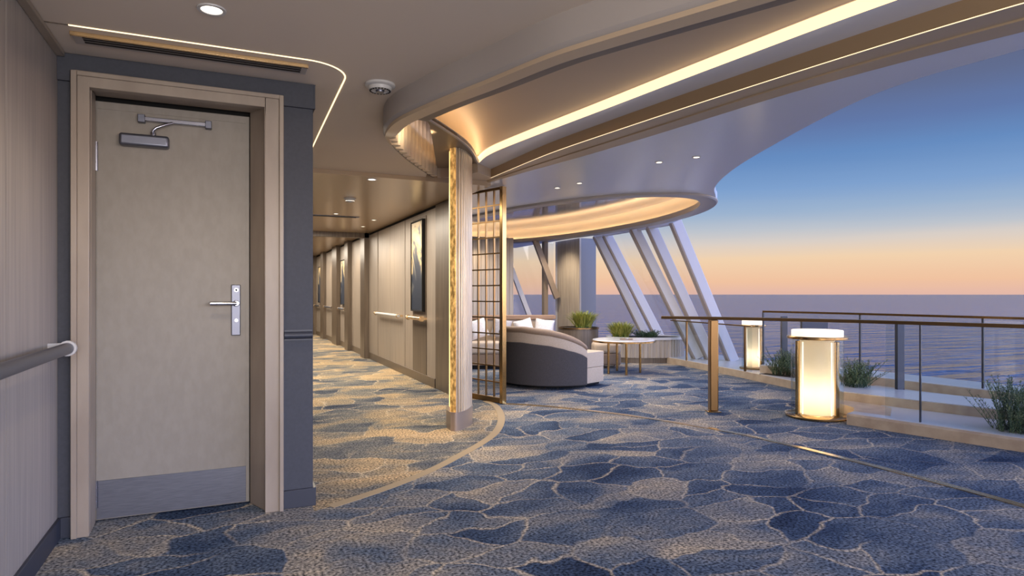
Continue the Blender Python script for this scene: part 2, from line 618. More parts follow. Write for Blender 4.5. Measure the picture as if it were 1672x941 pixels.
    def build(s, name, material, parent=None, bevel=0, smooth=False, world=False, seg=2, fix=True):
        me = bpy.data.meshes.new(name)
        vs = s.v
        if parent is not None and world:
            mi = parent.matrix_basis.inverted()
            if parent.parent:
                mi = (parent.parent.matrix_basis @ parent.matrix_basis).inverted()
            vs = [tuple(mi @ Vector(v)) for v in vs]
        me.from_pydata(vs, [], s.f)
        bm = bmesh.new()
        bm.from_mesh(me)
        bmesh.ops.remove_doubles(bm, verts=bm.verts, dist=1e-6)
        if fix:
            bmesh.ops.recalc_face_normals(bm, faces=bm.faces)
        bm.to_mesh(me)
        bm.free()
        me.materials.append(material)
        o = bpy.data.objects.new(name, me)
        COL.objects.link(o)
        if parent:
            o.parent = parent
        if smooth or bevel:
            me.polygons.foreach_set('use_smooth', [True] * len(me.polygons))
            me.set_sharp_from_angle(angle=R(38))
        if bevel:
            md = o.modifiers.new('bevel', 'BEVEL')
            md.width = bevel
            md.segments = seg
            md.limit_method = 'ANGLE'
            md.angle_limit = R(38)
        return o


def tag(o, label=None, cat=None, group=None, kind=None):
    if label:
        o['label'] = label
    if cat:
        o['category'] = cat
    if group:
        o['group'] = group
    if kind:
        o['kind'] = kind
    return o


def thing(name, loc, label, cat, group=None, rz=0, kind=None):
    o = bpy.data.objects.new(name, None)
    o.empty_display_size = .1
    COL.objects.link(o)
    o.location = loc
    o.rotation_euler = (0, 0, rz)
    tag(o, label, cat, group, kind)
    return o


def copy_tree(o, parent=None):
    c = o.copy()
    COL.objects.link(c)
    c.parent = parent
    for ch in list(o.children):
        copy_tree(ch, c)
    return c


def spline(pts, n=60):
    """Catmull-Rom through points of any dimension"""
    P = [tuple(p) for p in pts]
    P = [tuple(2 * a - b_ for a, b_ in zip(P[0], P[1]))] + P + [tuple(2 * a - b_ for a, b_ in zip(P[-1], P[-2]))]
    segs = len(P) - 3
    out = []
    for i in range(n + 1):
        t_ = i / n * segs
        k = min(int(t_), segs - 1)
        t_ -= k
        p0, p1, p2, p3 = P[k:k + 4]
        out.append(tuple(.5 * (2 * b1 + (c1 - a1) * t_ + (2 * a1 - 5 * b1 + 4 * c1 - d1) * t_ ** 2 + (3 * b1 - a1 - 3 * c1 + d1) * t_ ** 3)
                         for a1, b1, c1, d1 in zip(p0, p1, p2, p3)))
    # resample evenly by xy distance
    ds = [0]
    for a_, b_ in zip(out, out[1:]):
        ds.append(ds[-1] + math.hypot(a_[0] - b_[0], a_[1] - b_[1]))
    res = []
    j = 0
    for i in range(n + 1):
        target = ds[-1] * i / n
        while j < n - 1 and ds[j + 1] < target:
            j += 1
        w = (target - ds[j]) / max(1e-9, ds[j + 1] - ds[j])
        res.append(tuple(a_ + (b_ - a_) * w for a_, b_ in zip(out[j], out[j + 1])))
    return res


def normals2(c):
    """unit normals to the right of travel"""
    out = []
    for i in range(len(c)):
        a, b_ = c[max(0, i - 1)], c[min(len(c) - 1, i + 1)]
        dx, dy = b_[0] - a[0], b_[1] - a[1]
        l = math.hypot(dx, dy)
        out.append((dy / l, -dx / l))
    return out


def offset(c, d):
    ns = normals2(c)
    return [(p[0] + n[0] * d, p[1] + n[1] * d) for p, n in zip(c, ns)]


def sweep(mb, c, section, closed=True):
    """section(i, t)-> list of (offset to the right, z)"""
    ns = normals2(c)
    rows = []
    for i, (p, n) in enumerate(zip(c, ns)):
        sct = section(i / (len(c) - 1)) if callable(section) else section
        rows.append([(p[0] + n[0] * o, p[1] + n[1] * o, z) for o, z in sct])
    if closed:
        mb.caploft(rows)
    else:
        mb.loft(rows)
    return mb


def struct(o, label, cat=None):
    o['kind'] = 'structure'
    o['label'] = label
    if cat:
        o['category'] = cat
    return o


# ================================================================== STRUCTURE
ZC = 2.35
# ---- floor
curbA = spline([(6.95, 9.8), (6.85, 8.45), (6.65, 6.99), (6.42, 5.75), (6.30, 5.30)], 30)
curbB = spline([(5.115, 3.985), (5.16, 3.80), (5.27, 3.35), (5.42, 2.74), (5.62, 2.0), (6.05, .9), (6.5, 0)], 30)
border = spline([(.43, 3.585), (.52, 3.62), (.791, 3.769), (1.063, 3.947), (1.31, 4.15), (1.58, 4.41), (1.823, 4.658), (2.068, 4.958), (2.298, 5.361), (2.47, 5.778), (2.594, 6.217), (2.60, 6.50)], 60)
floor_poly = [(-.85, -4), (7.5, -4), (7.2, -1.2)] + list(reversed(curbB)) + [(5.30, 4.055), (5.46, 4.175), (5.525, 4.36), (5.485, 4.59)] + list(reversed(curbA)) + [(7.05, 13.5), (2.45, 13.5), (2.45, 6.95)] + list(reversed(border)) + [(.43, 4.2), (-.85, 4.2)]
o = MB().prism(floor_poly, -.2, 0).build('floor', M['carpet'])
struct(o, 'blue and beige patterned carpet over lobby, corridor and lounge')

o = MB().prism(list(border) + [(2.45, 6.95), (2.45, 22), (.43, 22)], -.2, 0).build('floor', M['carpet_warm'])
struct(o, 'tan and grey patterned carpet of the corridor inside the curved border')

# ---- left wall
mb = MB()
joints = [-4, .1, 1.5, 2.91, 3.69]
for a, b_ in zip(joints, joints[1:]):
    mb.box(-.85, -.75, a + .003, b_ - .003, 0, 2.33)
o = mb.build('wall_left', M['wood_grey'])
struct(o, 'greige wood panelled wall at the left edge')
o = MB().box(-.95, -.758, -4, 3.69, 0, 2.5).build('wall_left', M['gap'])
struct(o, 'dark backing behind the left wood panels')
o = MB().box(-.75, -.735, -4, 3.685, 0, .1).build('baseboard_left', M['charcoal_base'], bevel=.003)
struct(o, 'dark baseboard under the left wood wall')
o = MB().box(-.75, -.715, -4, 3.66, 2.325, 2.349).build('trim_1', M['frame'], bevel=.003)
struct(o, 'slim crown trim along the top of the left wall')

# ---- door wall (charcoal) with opening
mb = MB()
DY = 3.69
mb.box(-.86, -.69, DY, DY + .35, 0, ZC)
mb.box(.278, .436, DY, 22, 0, ZC)
mb.box(-.69, .278, DY, DY + .35, 2.262, ZC)
mb.box(-.75, .278, DY + .35, DY + .45, 0, ZC)
o = mb.build('wall_back', M['charcoal'], bevel=.003)
struct(o, 'charcoal wall around the taupe door')
o = MB().box(-.75, .446, DY - .018, DY, 2.215, ZC - .001).box(.436, .446, DY - .018, 5.9, 2.215, ZC - .001).build('trim_2', M['charcoal'], bevel=.002)
struct(o, 'charcoal header band above the door')
o = MB().box(.280, .450, DY - .014, DY, 0, .1).box(.436, .450, DY, 21.9, 0, .1).build('baseboard_back', M['charcoal_base'], bevel=.003)
struct(o, 'dark baseboard at foot of the charcoal pier')
o = MB().box(-.75, -.692, DY - .014, DY, 0, .1).build('baseboard_back', M['charcoal_base'], bevel=.003)
struct(o, 'dark baseboard in the corner left of the door')

# ---- door with frame
dr = thing('door_1', (-.2, DY, 0), 'closed taupe door with steel kick plate, lever handle and closer', 'door', kind='structure')
D = lambda m_, n_, mt, **k: m_.build(n_, mt, dr, world=True, **k)
mb = MB()
mb.box(-.69, -.617, DY - .035, DY + .02, 0, 2.262)
mb.box(.184, .278, DY - .035, DY + .02, 0, 2.262)
mb.box(-.617, .184, DY - .035, DY + .02, 2.19, 2.262)
# outer raised beads
mb.box(-.69, -.665, DY - .047, DY - .035, 0, 2.262)
mb.box(.256, .278, DY - .047, DY - .035, 0, 2.262)
mb.box(-.665, .256, DY - .047, DY - .035, 2.24, 2.262)
# reveals
mb.prism([(-.645, DY + .02), (-.617, DY + .02), (-.622, DY + .17), (-.645, DY + .17)], 0, 2.23)
mb.prism([(.184, DY + .02), (.23, DY + .02), (.23, DY + .18), (.115, DY + .18)], 0, 2.23)
mb.box(-.62, .18, DY + .02, DY + .17, 2.205, 2.23)
D(mb, 'door_frame', M['frame'], bevel=.003)
LY = DY + .185
leaf = D(MB().box(-.637, .112, LY, LY + .045, .008, 2.185), 'door_leaf', M['door'], bevel=.002)
mb = MB()
mb.box(-.622, -.617, LY - .004, LY, .01, 2.15).box(.092, .097, LY - .004, LY, .01, 2.15).box(-.617, .092, LY - .004, LY, 2.145, 2.15)
mb.build('door_molding', M['door'], leaf)
leaf_ch = leaf.children[-1]
bpy.data.meshes[leaf_ch.data.name].transform(Matrix.Translation((.2, -DY, 0)))


def Lf(m_, n_, mt, **k):
    ob = m_.build(n_, mt, leaf, **k)
    ob.data.transform(Matrix.Translation((.2, -DY, 0)))
    return ob


D(MB().box(-.66, .14, LY + .046, LY + .06, 0, 2.23), 'door_stop', M['gap'])
Lf(MB().box(-.620, .094, LY - .0055, LY - .0008, .014, .212), 'kick_plate', M['steel'], bevel=.001)
mb = MB().box(.018, .066, LY - .012, LY - .0006, .95, 1.235)
Lf(mb, 'handle_plate', M['satin'], bevel=.004)
mb = MB().tube([(.044, LY - .012, 1.13), (.044, LY - .05, 1.13)], .013, 14)
mb.tube([(.046, LY - .055, 1.13), (.02, LY - .057, 1.13), (-.088, LY - .057, 1.13)], .0105, 14)
mb.lathe([(.018, 0), (.018, .006), (.012, .008)], n=18)
k = len(mb.v) - 54
for i in range(k, len(mb.v)):
    x, y, z = mb.v[i]
    mb.v[i] = (.044 + x, LY - .012 - z, 1.13 + y)
Lf(mb, 'lever_handle', M['chrome'], smooth=True)


def cylinder_y(mb, x, z, y0, r, l, n=18, r2=None):
    mb.tube([(x, y0, z), (x, y0 - l, z)], [r, r2 or r], n)
    return mb


Lf(cylinder_y(MB(), .044, 1.205, LY - .012, .011, .005), 'lock_cylinder', M['chrome'], smooth=True)
Lf(cylinder_y(MB(), .044, 1.205, LY - .017, .006, .002), 'keyhole', M['gap'])
Lf(cylinder_y(MB(), .044, 1.035, LY - .012, .009, .012), 'thumb_turn', M['chrome'], smooth=True)
# door closer
mb = MB()
mb.box(-.515, -.285, LY - .06, LY - .001, 1.958, 2.022)
Lf(mb, 'closer_body', M['satin'], bevel=.014, seg=4)
Lf(MB().box(-.425, -.085, LY - .035, LY - .012, 2.098, 2.120), 'closer_track', M['chrome'], bevel=.003)
Lf(MB().box(-.432, -.398, LY - .042, LY - .001, 2.088, 2.130).box(-.112, -.080, LY - .042, LY - .001, 2.088, 2.130), 'closer_bracket', M['satin'], bevel=.003)
Lf(MB().tube([(-.36, LY - .04, 2.02), (-.36, LY - .05, 2.045), (-.345, LY - .05, 2.062), (-.30, LY - .045, 2.085), (-.27, LY - .03, 2.10)], .007, 10).tube([(-.36, LY - .035, 2.018), (-.36, LY - .035, 2.04)], .014, 12), 'closer_arm', M['chrome'], smooth=True)
for z0, z1 in ((1.82, 1.97), (.075, .215)):
    mb = MB().tube([(-.620, LY - .012, z0), (-.620, LY - .012, z1)], .009, 12)
    for q in range(1, 4):
        zz = z0 + (z1 - z0) * q / 4
        mb.tube([(-.620, LY - .012, zz - .001), (-.620, LY - .012, zz + .001)], .0098, 12)
    D(mb, 'hinge', M['chrome'], smooth=True)
# chair rail on the pier
o = MB().tube([(.282, DY - .022, .955), (.43, DY - .022, .955)], .02, 14).box(.284, .43, DY - .012, DY, .925, .985).build('trim_3', M['charcoal_base'], smooth=True)
struct(o, 'dark rounded bumper rail on the charcoal pier')

# ---- lobby ceiling
Lc = spline([(2.35, .2), (1.95, .85), (1.6, 1.6), (1.332, 2.156), (1.221, 2.422), (1.108, 2.81), (1.01, 3.118), (.933, 3.399), (.883, 3.643),
             (.884, 3.89), (.946, 4.19), (1.04, 4.57), (1.155, 4.886), (1.42, 5.40), (1.768, 5.957)], 120)
poly = [(-.9, -4), (3.6, -4), (3.2, -1.5)] + [(p[0], p[1]) for p in Lc] + [(1.80, 6.1), (-.9, 6.1)]
o = MB().prism(poly, ZC, ZC + .08).build('ceiling', M['ceil'])
struct(o, 'smooth taupe ceiling above the door and lobby')
o = MB().box(.3, 2.5, 6.1, 22, 2.31, 2.44).build('ceiling', M['ceil_corr'])
struct(o, 'lower polished ceiling of the long corridor')

# downstand bulkhead following the curve
iN = 0
for i, p in enumerate(Lc):
    if p[1] > 4.85:
        iN = i
        break
Ld = Lc[:iN + 1]


def sec(t_):
    y = Ld[min(len(Ld) - 1, int(round(t_ * (len(Ld) - 1))))][1]
    k = 1 if y < 3.8 else max(0.02, 1 - (y - 3.8) / 1.02)
    k = k * k * (3 - 2 * k)
    zb = 2.345 - .155 * k
    w = .02 + .06 * k
    return [(-.001, ZC + .1), (-.001, zb + .035 * k), (w * .25, zb + .012 * k), (w, zb), (w * 1.08, zb + .012 * k), (w * 1.12, ZC + .1)]


o = sweep(MB(), Ld, sec).build('trim_4', M['bulk'], smooth=True)
struct(o, 'pearl grey curved bulkhead dropping from the lobby ceiling')


def sec3(t_):
    y = Ld[min(len(Ld) - 1, int(round(t_ * (len(Ld) - 1))))][1]
    k = 1 if y < 3.8 else max(0.02, 1 - (y - 3.8) / 1.02)
    k = k * k * (3 - 2 * k)
    zb = 2.345 - .155 * k
    w = .02 + .06 * k
    return [(w * .18, zb + .016 * k + .0), (w * .20, zb - .004), (w * 1.12, zb - .009), (w * 1.12, zb + .006)]


o = sweep(MB(), Ld, sec3).build('trim_24', mat('champagne_lip', (206, 184, 156), .35, metal=.2), smooth=True)
struct(o, 'pale champagne lip along the bottom of the curved bulkhead')


def sec2(t_):
    y = Ld[min(len(Ld) - 1, int(round(t_ * (len(Ld) - 1))))][1]
    k = 1 if y < 3.6 else max(0.02, 1 - (y - 3.6) / .5)
    zb = 2.345 - .14 * min(1, max(0, k))
    w = .02 + .06
    return [(w * .9, zb), (w + .11 * k, zb), (w + .11 * k, 2.66), (w * .95, 2.66)]


i2 = [i for i, p in enumerate(Lc) if p[1] > 4.1][0]
Ld_full = Ld
Ld = Lc[:i2]
o = sweep(MB(), Ld, sec2).build('trim_5', M['bulk_dark'], smooth=True)
struct(o, 'taupe stepped inner edge of the curved bulkhead')

# ribbed wall in the void
Lr = spline([(.884, 3.89), (.946, 4.19), (1.04, 4.57), (1.155, 4.886), (1.42, 5.40), (1.768, 5.957), (1.95, 6.2)], 120)
o = sweep(MB(), Lr, [(.003, 2.352), (.012, 2.352), (.012, 2.86), (.003, 2.86)]).build('trim_6', M['wood_dark'], smooth=True)  # dark backing colour stands in for shade between the ribs
struct(o, 'umber backing wall behind the ceiling ribs, dark in place of shade between them')
mb = MB()
ns = normals2(Lr)
for i in range(3, 119, 6):
    p, n = Lr[i], ns[i]
    t_ = (-n[1], n[0])
    ring_ = []
    for k in range(9):
        a = PI * k / 8
        ring_.append((p[0] + t_[0] * .036 * math.cos(a) + n[0] * (.012 + .06 * math.sin(a)), p[1] + t_[1] * .036 * math.cos(a) + n[1] * (.012 + .06 * math.sin(a))))
    mb.caploft([[(x, y, 2.353) for x, y in ring_], [(x, y, 2.86) for x, y in ring_]])
o = mb.build('trim_23', mat('cream_ribs', (206, 190, 168), .45), smooth=True)
struct(o, 'pale vertical ribs curving inside the ceiling opening')

# capital soffit around column
rim = spline([(1.20, 4.2), (1.276, 4.34), (1.50, 4.60), (1.71, 4.85), (1.88, 5.08), (2.02, 5.32), (2.16, 5.60), (2.34, 5.93)], 40)
poly = list(rim) + [(2.60, 6.5), (2.45, 6.9), (2.1, 6.9), (1.95, 6.2), (1.39, 4.6)]
o = MB().prism(poly, 2.45, 2.47).build('trim_7', M['capital'])
struct(o, 'bronze toned soffit around the top of the ribbed column')
o = sweep(MB(), rim, [(0, 2.438), (0, 2.478), (-.018, 2.478), (-.018, 2.438)]).build('trim_8', M['bulk'], smooth=True)
struct(o, 'pale curved rim of the cove beside the ribbed column')
o = sweep(MB(), offset(rim[1:], -.07), [(-.012, 2.472), (.012, 2.472), (.012, 2.482), (-.012, 2.482)]).build('cove_light', M['led_hid'])
tag(o, 'warm cove light strip tucked behind the curved rim above the column', 'light strip')

# right-hand cove and bands
R0 = spline([(2.28, 6.1), (2.14, 5.32), (2.21, 4.6), (2.356, 3.75), (2.49, 2.75), (2.64, 1.80), (2.88, .8), (3.2, -.3), (3.4, -1)], 60)
R0 = spline([(2.22, 5.75), (2.17, 5.3), (2.24, 4.6), (2.356, 3.75), (2.49, 2.75), (2.64, 1.80), (2.88, .8), (3.2, -.3), (3.4, -1)], 60)
R1 = spline([(2.43, 6.05), (2.44, 5.4), (2.46, 4.7), (2.53, 4.03), (2.68, 2.9), (2.89, 1.69), (3.15, .8), (3.5, -.3), (3.7, -1)], 60)
R2 = spline([(2.48, 6.15), (2.60, 5.4), (2.75, 4.6), (2.87, 3.7), (3.0, 2.57), (3.234, 1.634), (3.55, .8), (3.9, -.3), (4.1, -1)], 60)
Z = lambda c, z: [(p[0], p[1], z) for p in c]
# lit strip
o = MB().loft([Z(R0, 2.452), Z(offset(R0, .012), 2.512)]).build('cove_light', M['led_soft'])
tag(o, 'long glowing warm cove light running across the upper right ceiling', 'light strip')
o = MB().loft([Z(offset(R0, .0), 2.450), Z(R1, 2.450)]).build('trim_9', M['pearl'])
struct(o, 'pearl grey ceiling band beside the glowing cove')
o = MB().loft([Z(R1, 2.450), Z(R1, 2.363)]).build('trim_10', M['gold_paint'])
struct(o, 'champagne brown fascia of the ceiling band')
rr = [tuple(a * .985 + b_ * .015 for a, b_ in zip(p, q)) for p, q in zip(R1, R2)]
r3 = [tuple(a * .5 + b_ * .5 for a, b_ in zip(p, q)) for p, q in zip(R1, R2)]
r4 = [tuple(a * .48 + b_ * .52 for a, b_ in zip(p, q)) for p, q in zip(R1, R2)]
r5 = [tuple(a * .06 + b_ * .94 for a, b_ in zip(p, q)) for p, q in zip(R1, R2)]
o = MB().loft([Z(R1, 2.363), Z(R1, 2.360), Z(rr, 2.360)]).build('ceiling_light_line', M['led_thin'])
tag(o, 'hair thin glowing gold line along the champagne ceiling band', 'light strip')
o = MB().loft([Z(rr, 2.360), Z(r3, 2.358), Z(r3, 2.364), Z(r4, 2.364), Z(r4, 2.350), Z(r5, 2.344)]).build('trim_11', M['gold_paint2'])
struct(o, 'pale champagne lower ceiling band above the lounge edge')
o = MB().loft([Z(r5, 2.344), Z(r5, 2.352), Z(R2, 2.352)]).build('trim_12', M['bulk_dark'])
struct(o, 'dark thin line at the edge of the champagne band')

# raised cream ceiling (shallow vault)
Li = offset(Lc, .16)
n = 60
rowsV = []
for i in range(n + 1):
    y = -1 + 7.1 * i / n
    # right edge from R0 at that y
    def xat(c, y):
        best = min(range(len(c)), key=lambda k: abs(c[k][1] - y))
        j = min(range(len(c) - 1), key=lambda k: 0 if (c[k][1] - y) * (c[k + 1][1] - y) <= 0 else 1 + min(abs(c[k][1] - y), abs(c[k + 1][1] - y)))
        a, b_ = c[j], c[j + 1]
        if (a[1] - y) * (b_[1] - y) <= 0 and a[1] != b_[1]:
            w = (y - a[1]) / (b_[1] - a[1])
            return a[0] + (b_[0] - a[0]) * w
        return c[best][0]
    xr = xat(R0, y) + .012
    if y < 3.6:
        xl = xat(Lc[:90], y) + .05
    else:
        xl = .98 + max(0, (y - 3.6)) * .40
    if y < .2:
        xl = 2.35 - (y - .2) * .6
    row = []
    for k in range(13):
        w = k / 12
        row.append((xr + (xl - xr) * w, y, 2.512 + .13 * math.sin(min(1, w * 1.3) * PI / 2)))
    rowsV.append(row)
o = MB().loft(rowsV).build('ceiling', M['cream'], smooth=True)
struct(o, 'cream vaulted recess ceiling lit by the long cove')
o = MB().box(.3, 2.6, 3.2, 6.6, 2.86, 2.9).box(-1, 3.2, -4, 22, 2.96, 3.1).box(3.2, 6.4, 7.2, 14.4, 2.96, 3.1).build('ceiling', M['ceil'])  # slabs out of view, added to stop light leaking in from above
struct(o, 'upper deck slab above the ceilings, added to keep sky light out')
o = MB().prism([(2.2, 5.70), (2.5, 6.0), (2.45, 6.12), (1.92, 6.12), (2.1, 5.98)], 2.36, 2.86).build('trim_13', M['cream'])
struct(o, 'cream end wall closing the recess')

# ---- lounge soffit with oval hole
EC = (4.9, 9.8)


def ell(a, b_, n=96, ph=0):
    return [(EC[0] + a * math.cos(2 * PI * k / n + ph), EC[1] + b_ * math.sin(2 * PI * k / n + ph)) for k in range(n)]


edge = spline([(4.6, -1), (3.95, .3), (3.55, 1.3), (3.45, 1.9), (3.42, 2.3), (3.52, 2.75), (3.82, 3.5), (4.29, 4.5), (4.82, 5.35), (5.35, 5.93)], 60)
arc = [p for p in ell(1.645, 4.0, 200) if p[0] > 5.36 and p[1] < 9.8]
arc = sorted(arc, key=lambda p: p[1])
lounge_poly = [(p[0], p[1]) for p in reversed(R2)][0:] + [(2.36, 6.3), (2.36, 14.5), (6.62, 14.5)] + list(reversed(arc)) + list(reversed(edge))
o = MB().prism(lounge_poly, 2.352, 2.45, holes=[ell(1.60, 3.95)]).build('ceiling', M['pearl'], fix=True)
struct(o, 'pearl grey lounge ceiling reaching out to the sea side')
# oval ring
mb = MB()
n = 128


def ering(prof):
    rows = []
    for k in range(n):
        a = 2 * PI * k / n
        rows.append([(EC[0] + (1.45 + o_) * math.cos(a), EC[1] + (3.76 + o_ * 1.2) * math.sin(a), z) for o_, z in prof])
    rows.append(rows[0])
    return rows


mb.loft(ering([(.0, 2.335), (.02, 2.325), (.19, 2.325), (.205, 2.34), (.205, 2.36), (.02, 2.36), (.02, 2.405), (.0, 2.405), (.0, 2.335)]))
o = mb.build('trim_14', M['bulk'], smooth=True)
struct(o, 'pearl oval ring around the lounge ceiling recess')
o = MB().loft(ering([(.125, 2.345), (.13, 2.50), (.11, 2.555), (.07, 2.59), (.01, 2.608), (-.04, 2.612)])).build('ceiling', mat('white_cove', (222, 218, 214), .6), smooth=True)
struct(o, 'curved cove edge inside the oval lounge recess')
o = MB().prism([(EC[0] + 1.44 * math.cos(2 * PI * k / n), EC[1] + 3.75 * math.sin(2 * PI * k / n)) for k in range(n)], 2.610, 2.64).build('ceiling', M['oval_gloss'], smooth=True)
struct(o, 'glossy oval recess ceiling over the lounge')
o = MB().loft([r_ for k_, r_ in enumerate(ering([(.088, 2.362), (.110, 2.362), (.110, 2.372), (.088, 2.372)])[:-1]) if k_ < 44][:] , False).loft(ering([(.088, 2.362), (.110, 2.362), (.110, 2.372), (.088, 2.372)])[104:]).build('cove_light', M['led_oval'])
tag(o, 'warm oval cove light inside the lounge ceiling recess', 'light strip')

# ---- corridor right wall
WX = 2.38
mb = MB()
segs = [(7.64, 8.70), (8.705, 9.12), (9.155, 10.05), (10.055, 10.94), (11.01, 11.72)]
for a, b_ in segs:
    mb.box(WX, WX + .06, a, b_, 0, 2.27)
for a, b_ in ((12.1, 13.5), (13.9, 15.0), (15.7, 17.3), (17.8, 19.3), (19.7, 21)):
    mb.box(WX, WX + .06, a, b_, 0, 2.27)
o = mb.build('wall_right', M['wood'])
struct(o, 'greige wood panelled wall of the corridor')
o = MB().box(WX + .015, WX + .12, 6.95, 22, 0, 2.35).build('wall_right', M['gap'])
struct(o, 'dark joints behind the corridor panels')
mb = MB().box(WX - .004, WX + .06, 6.95, 7.63, 0, 2.3)
for a, b_ in ((11.72, 12.1), (13.5, 13.9), (15.0, 15.7), (17.3, 17.8), (19.3, 19.7)):
    mb.box(WX - .09, WX + .06, a, b_, 0, 2.31)
o = mb.build('trim_15', M['wood_dark'], bevel=.004)
struct(o, 'dark umber pilasters along the corridor')
mb = MB().box(.446, WX, 11.72, 11.86, 2.22, 2.31)
o = mb.build('trim_16', M['wood_dark'], bevel=.004)
struct(o, 'dark header crossing the corridor ceiling')
o = MB().box(WX - .012, WX, 7.64, 11.7, 0, .12).box(WX - .012, WX, 12.1, 21, 0, .12).build('baseboard_right', M['wood_dark'], bevel=.003)
struct(o, 'umber baseboard along the corridor wall')
o = MB().box(WX - .008, WX, 8.02, 8.68, .12, 2.22).build('trim_17', M['wood_dark'], bevel=.002)
struct(o, 'narrow darker panel behind the tall artwork')
o = MB().box(.4, 2.5, 21, 21.1, 0, 2.35).build('wall_far', M['wood_dark'])
struct(o, 'dark far end wall of the corridor')

# ---- lounge inner wall, pillars
mb = MB()
x = 2.55
while x < 5.42:
    mb.box(x, x + .085, 12.0, 12.1, 0, 2.352)
    x += .09
mb.box(2.44, 5.42, 12.03, 12.2, 0, 2.352)
o = mb.build('wall_lounge', M['slat_wood'], bevel=.003)
struct(o, 'pale slatted wood wall at the back of the lounge')
o = MB().box(2.442, 2.50, 6.95, 12.03, 0, 2.352).build('wall_lounge', M['wood'])
struct(o, 'lounge side of the corridor wall')
mb = MB()
y = 11.4
while y < 12.3:
    mb.box(6.66, 6.70, y, y + .095, 0, 2.352)
    y += .1
o = mb.build('wall_pier', M['slat_wood'], bevel=.003)
struct(o, 'pale slatted wood pier between the lounge windows')

o = MB().box(6.69, 7.06, 11.405, 12.35, 0, 2.352).build('wall_pier', mat('grey_pier_flank', (112, 114, 122), .4))
struct(o, 'grey metal flank of the pier between the lounge windows')
add_light('pier_wash', 'SPOT', (5.85, 11.6, 2.3), 70, (1.0, .82, .6), .05, spot=90, blend=.9, target=(6.68, 11.9, 1.0))
add_light('wall_wash', 'SPOT', (4.6, 11.6, 2.3), 26, (1.0, .76, .5), .05, spot=100, blend=.9, target=(4.6, 12.0, 1.0))
# ---- slanted window wall
win = thing('window_1', (7.2, 9, .1), 'slanted lounge windows with leaning white mullions facing the sea', 'window', kind='structure')
mul_pts = [((6.71, 10.79), (7.56, 10.10)), ((6.74, 10.49), (7.55, 9.65)), ((6.59, 9.36), (7.22, 8.40)), ((6.65, 8.95), (7.32, 8.20)), ((6.56, 8.19), (7.53, 7.94))]
for (tx, ty), (fx, fy) in mul_pts:
    a, b_ = Vector((tx, ty, 2.36)), Vector((fx, fy, .10))
    d = (b_ - a).normalized()
    r = Vector((.41, .91, 0))
    r = (r - d * r.dot(d)).normalized()
    s_ = d.cross(r).normalized()
    w, h = .075, .075
    vs = []
    for p in (a, b_):
        for i, j in ((-1, -1), (1, -1), (1, 1), (-1, 1)):
            vs.append(p + s_ * (i * w) + r * (j * h))
    MB().add(vs, [(3, 2, 1, 0), (4, 5, 6, 7), (0, 1, 5, 4), (1, 2, 6, 5), (2, 3, 7, 6), (3, 0, 4, 7)]).build('mullion', M['paint'], win, world=True, bevel=.008)
    q_ = s_ * (w + .012) * (1 if s_.x < 0 else -1)
    MB().add([v_ + q_ for v_ in [p + s_ * (i * .011) + r * (j * h * 1.1) for p in (a, b_) for i, j in ((-1, -1), (1, -1), (1, 1), (-1, 1))]], [(3, 2, 1, 0), (4, 5, 6, 7), (0, 1, 5, 4), (1, 2, 6, 5), (2, 3, 7, 6), (3, 0, 4, 7)]).build('shaded_side', M['bronze_mull'], win, world=True)  # unlit side put in as a darker strip on each mullion
for (p, q) in zip(mul_pts, mul_pts[1:]):
    a = Vector((p[0][0] + .07, p[0][1], 2.35))
    b_ = Vector((q[0][0] + .07, q[0][1], 2.35))
    c = Vector((q[1][0] + .07, q[1][1], .1))
    d = Vector((p[1][0] + .07, p[1][1], .1))
    MB().loft([[a, b_], [d, c]]).build('pane', M['glass_win'], win, world=True)
MB().beam((6.69, 10.82, 2.33), (6.58, 8.24, 2.33), .09, .04).build('head_rail', M['paint'], win, world=True)
win2 = thing('window_2', (6.0, 12.2, 0), 'lounge window left of the slatted pier with a dark diagonal brace', 'window', kind='structure')
MB().box(5.42, 6.70, 12.62, 12.64, .1, 2.352).build('pane', M['glass_win'], win2, world=True)
MB().box(6.40, 6.50, 12.5, 12.62, 0, 2.352).build('post', M['bronze_mull'], win2, world=True, bevel=.005)
MB().box(6.655, 6.70, 12.38, 12.45, 0, 2.352).build('frame', M['paint'], win2, world=True)
MB().beam((6.02, 12.2, 2.36), (6.56, 12.2, 1.1), .12, .07, up=(0, 1, 0)).build('brace', M['bronze_mull'], win2, world=True)
MB().beam((5.60, 12.5, 1.75), (6.1, 12.5, .55), .10, .06, up=(0, 1, 0)).build('brace', M['paint'], win2, world=True)

# ---- outer ledges / deck
ledgeA = list(curbA) + [(6.9, 5.0), (7.9, 5.1), (8.0, 7.5), (7.9, 12.9), (7.1, 12.9)]
sA = list(offset(curbA, -.02))
o = MB().prism([(p[0] + .03, p[1]) for p in curbA] + [(6.75, 5.0), (7.9, 5.1), (8.0, 7.5), (7.95, 12.9), (7.1, 12.9)], -.2, .1).build('deck_ledge', M['ledge'], bevel=.006)
struct(o, 'broad white ledge at the foot of the slanted windows')
o = sweep(MB(), curbA, [(0, -.1), (0, .096), (-.04, .096), (-.04, -.1)]).build('trim_18', M['curb'])
struct(o, 'sand coloured curb along the lounge carpet edge')
o = sweep(MB(), curbB, [(0, -.1), (0, .085), (-.02, .098), (-.17, .098), (-.17, -.1)]).build('trim_19', M['curb'], bevel=.004)
struct(o, 'sand coloured curb below the near glass railing')
o = sweep(MB(), curbB, [(-.022, .0985), (-.022, .102), (-.165, .102), (-.165, .0985)]).build('trim_20', M['ledge'])
struct(o, 'white top of the near curb')
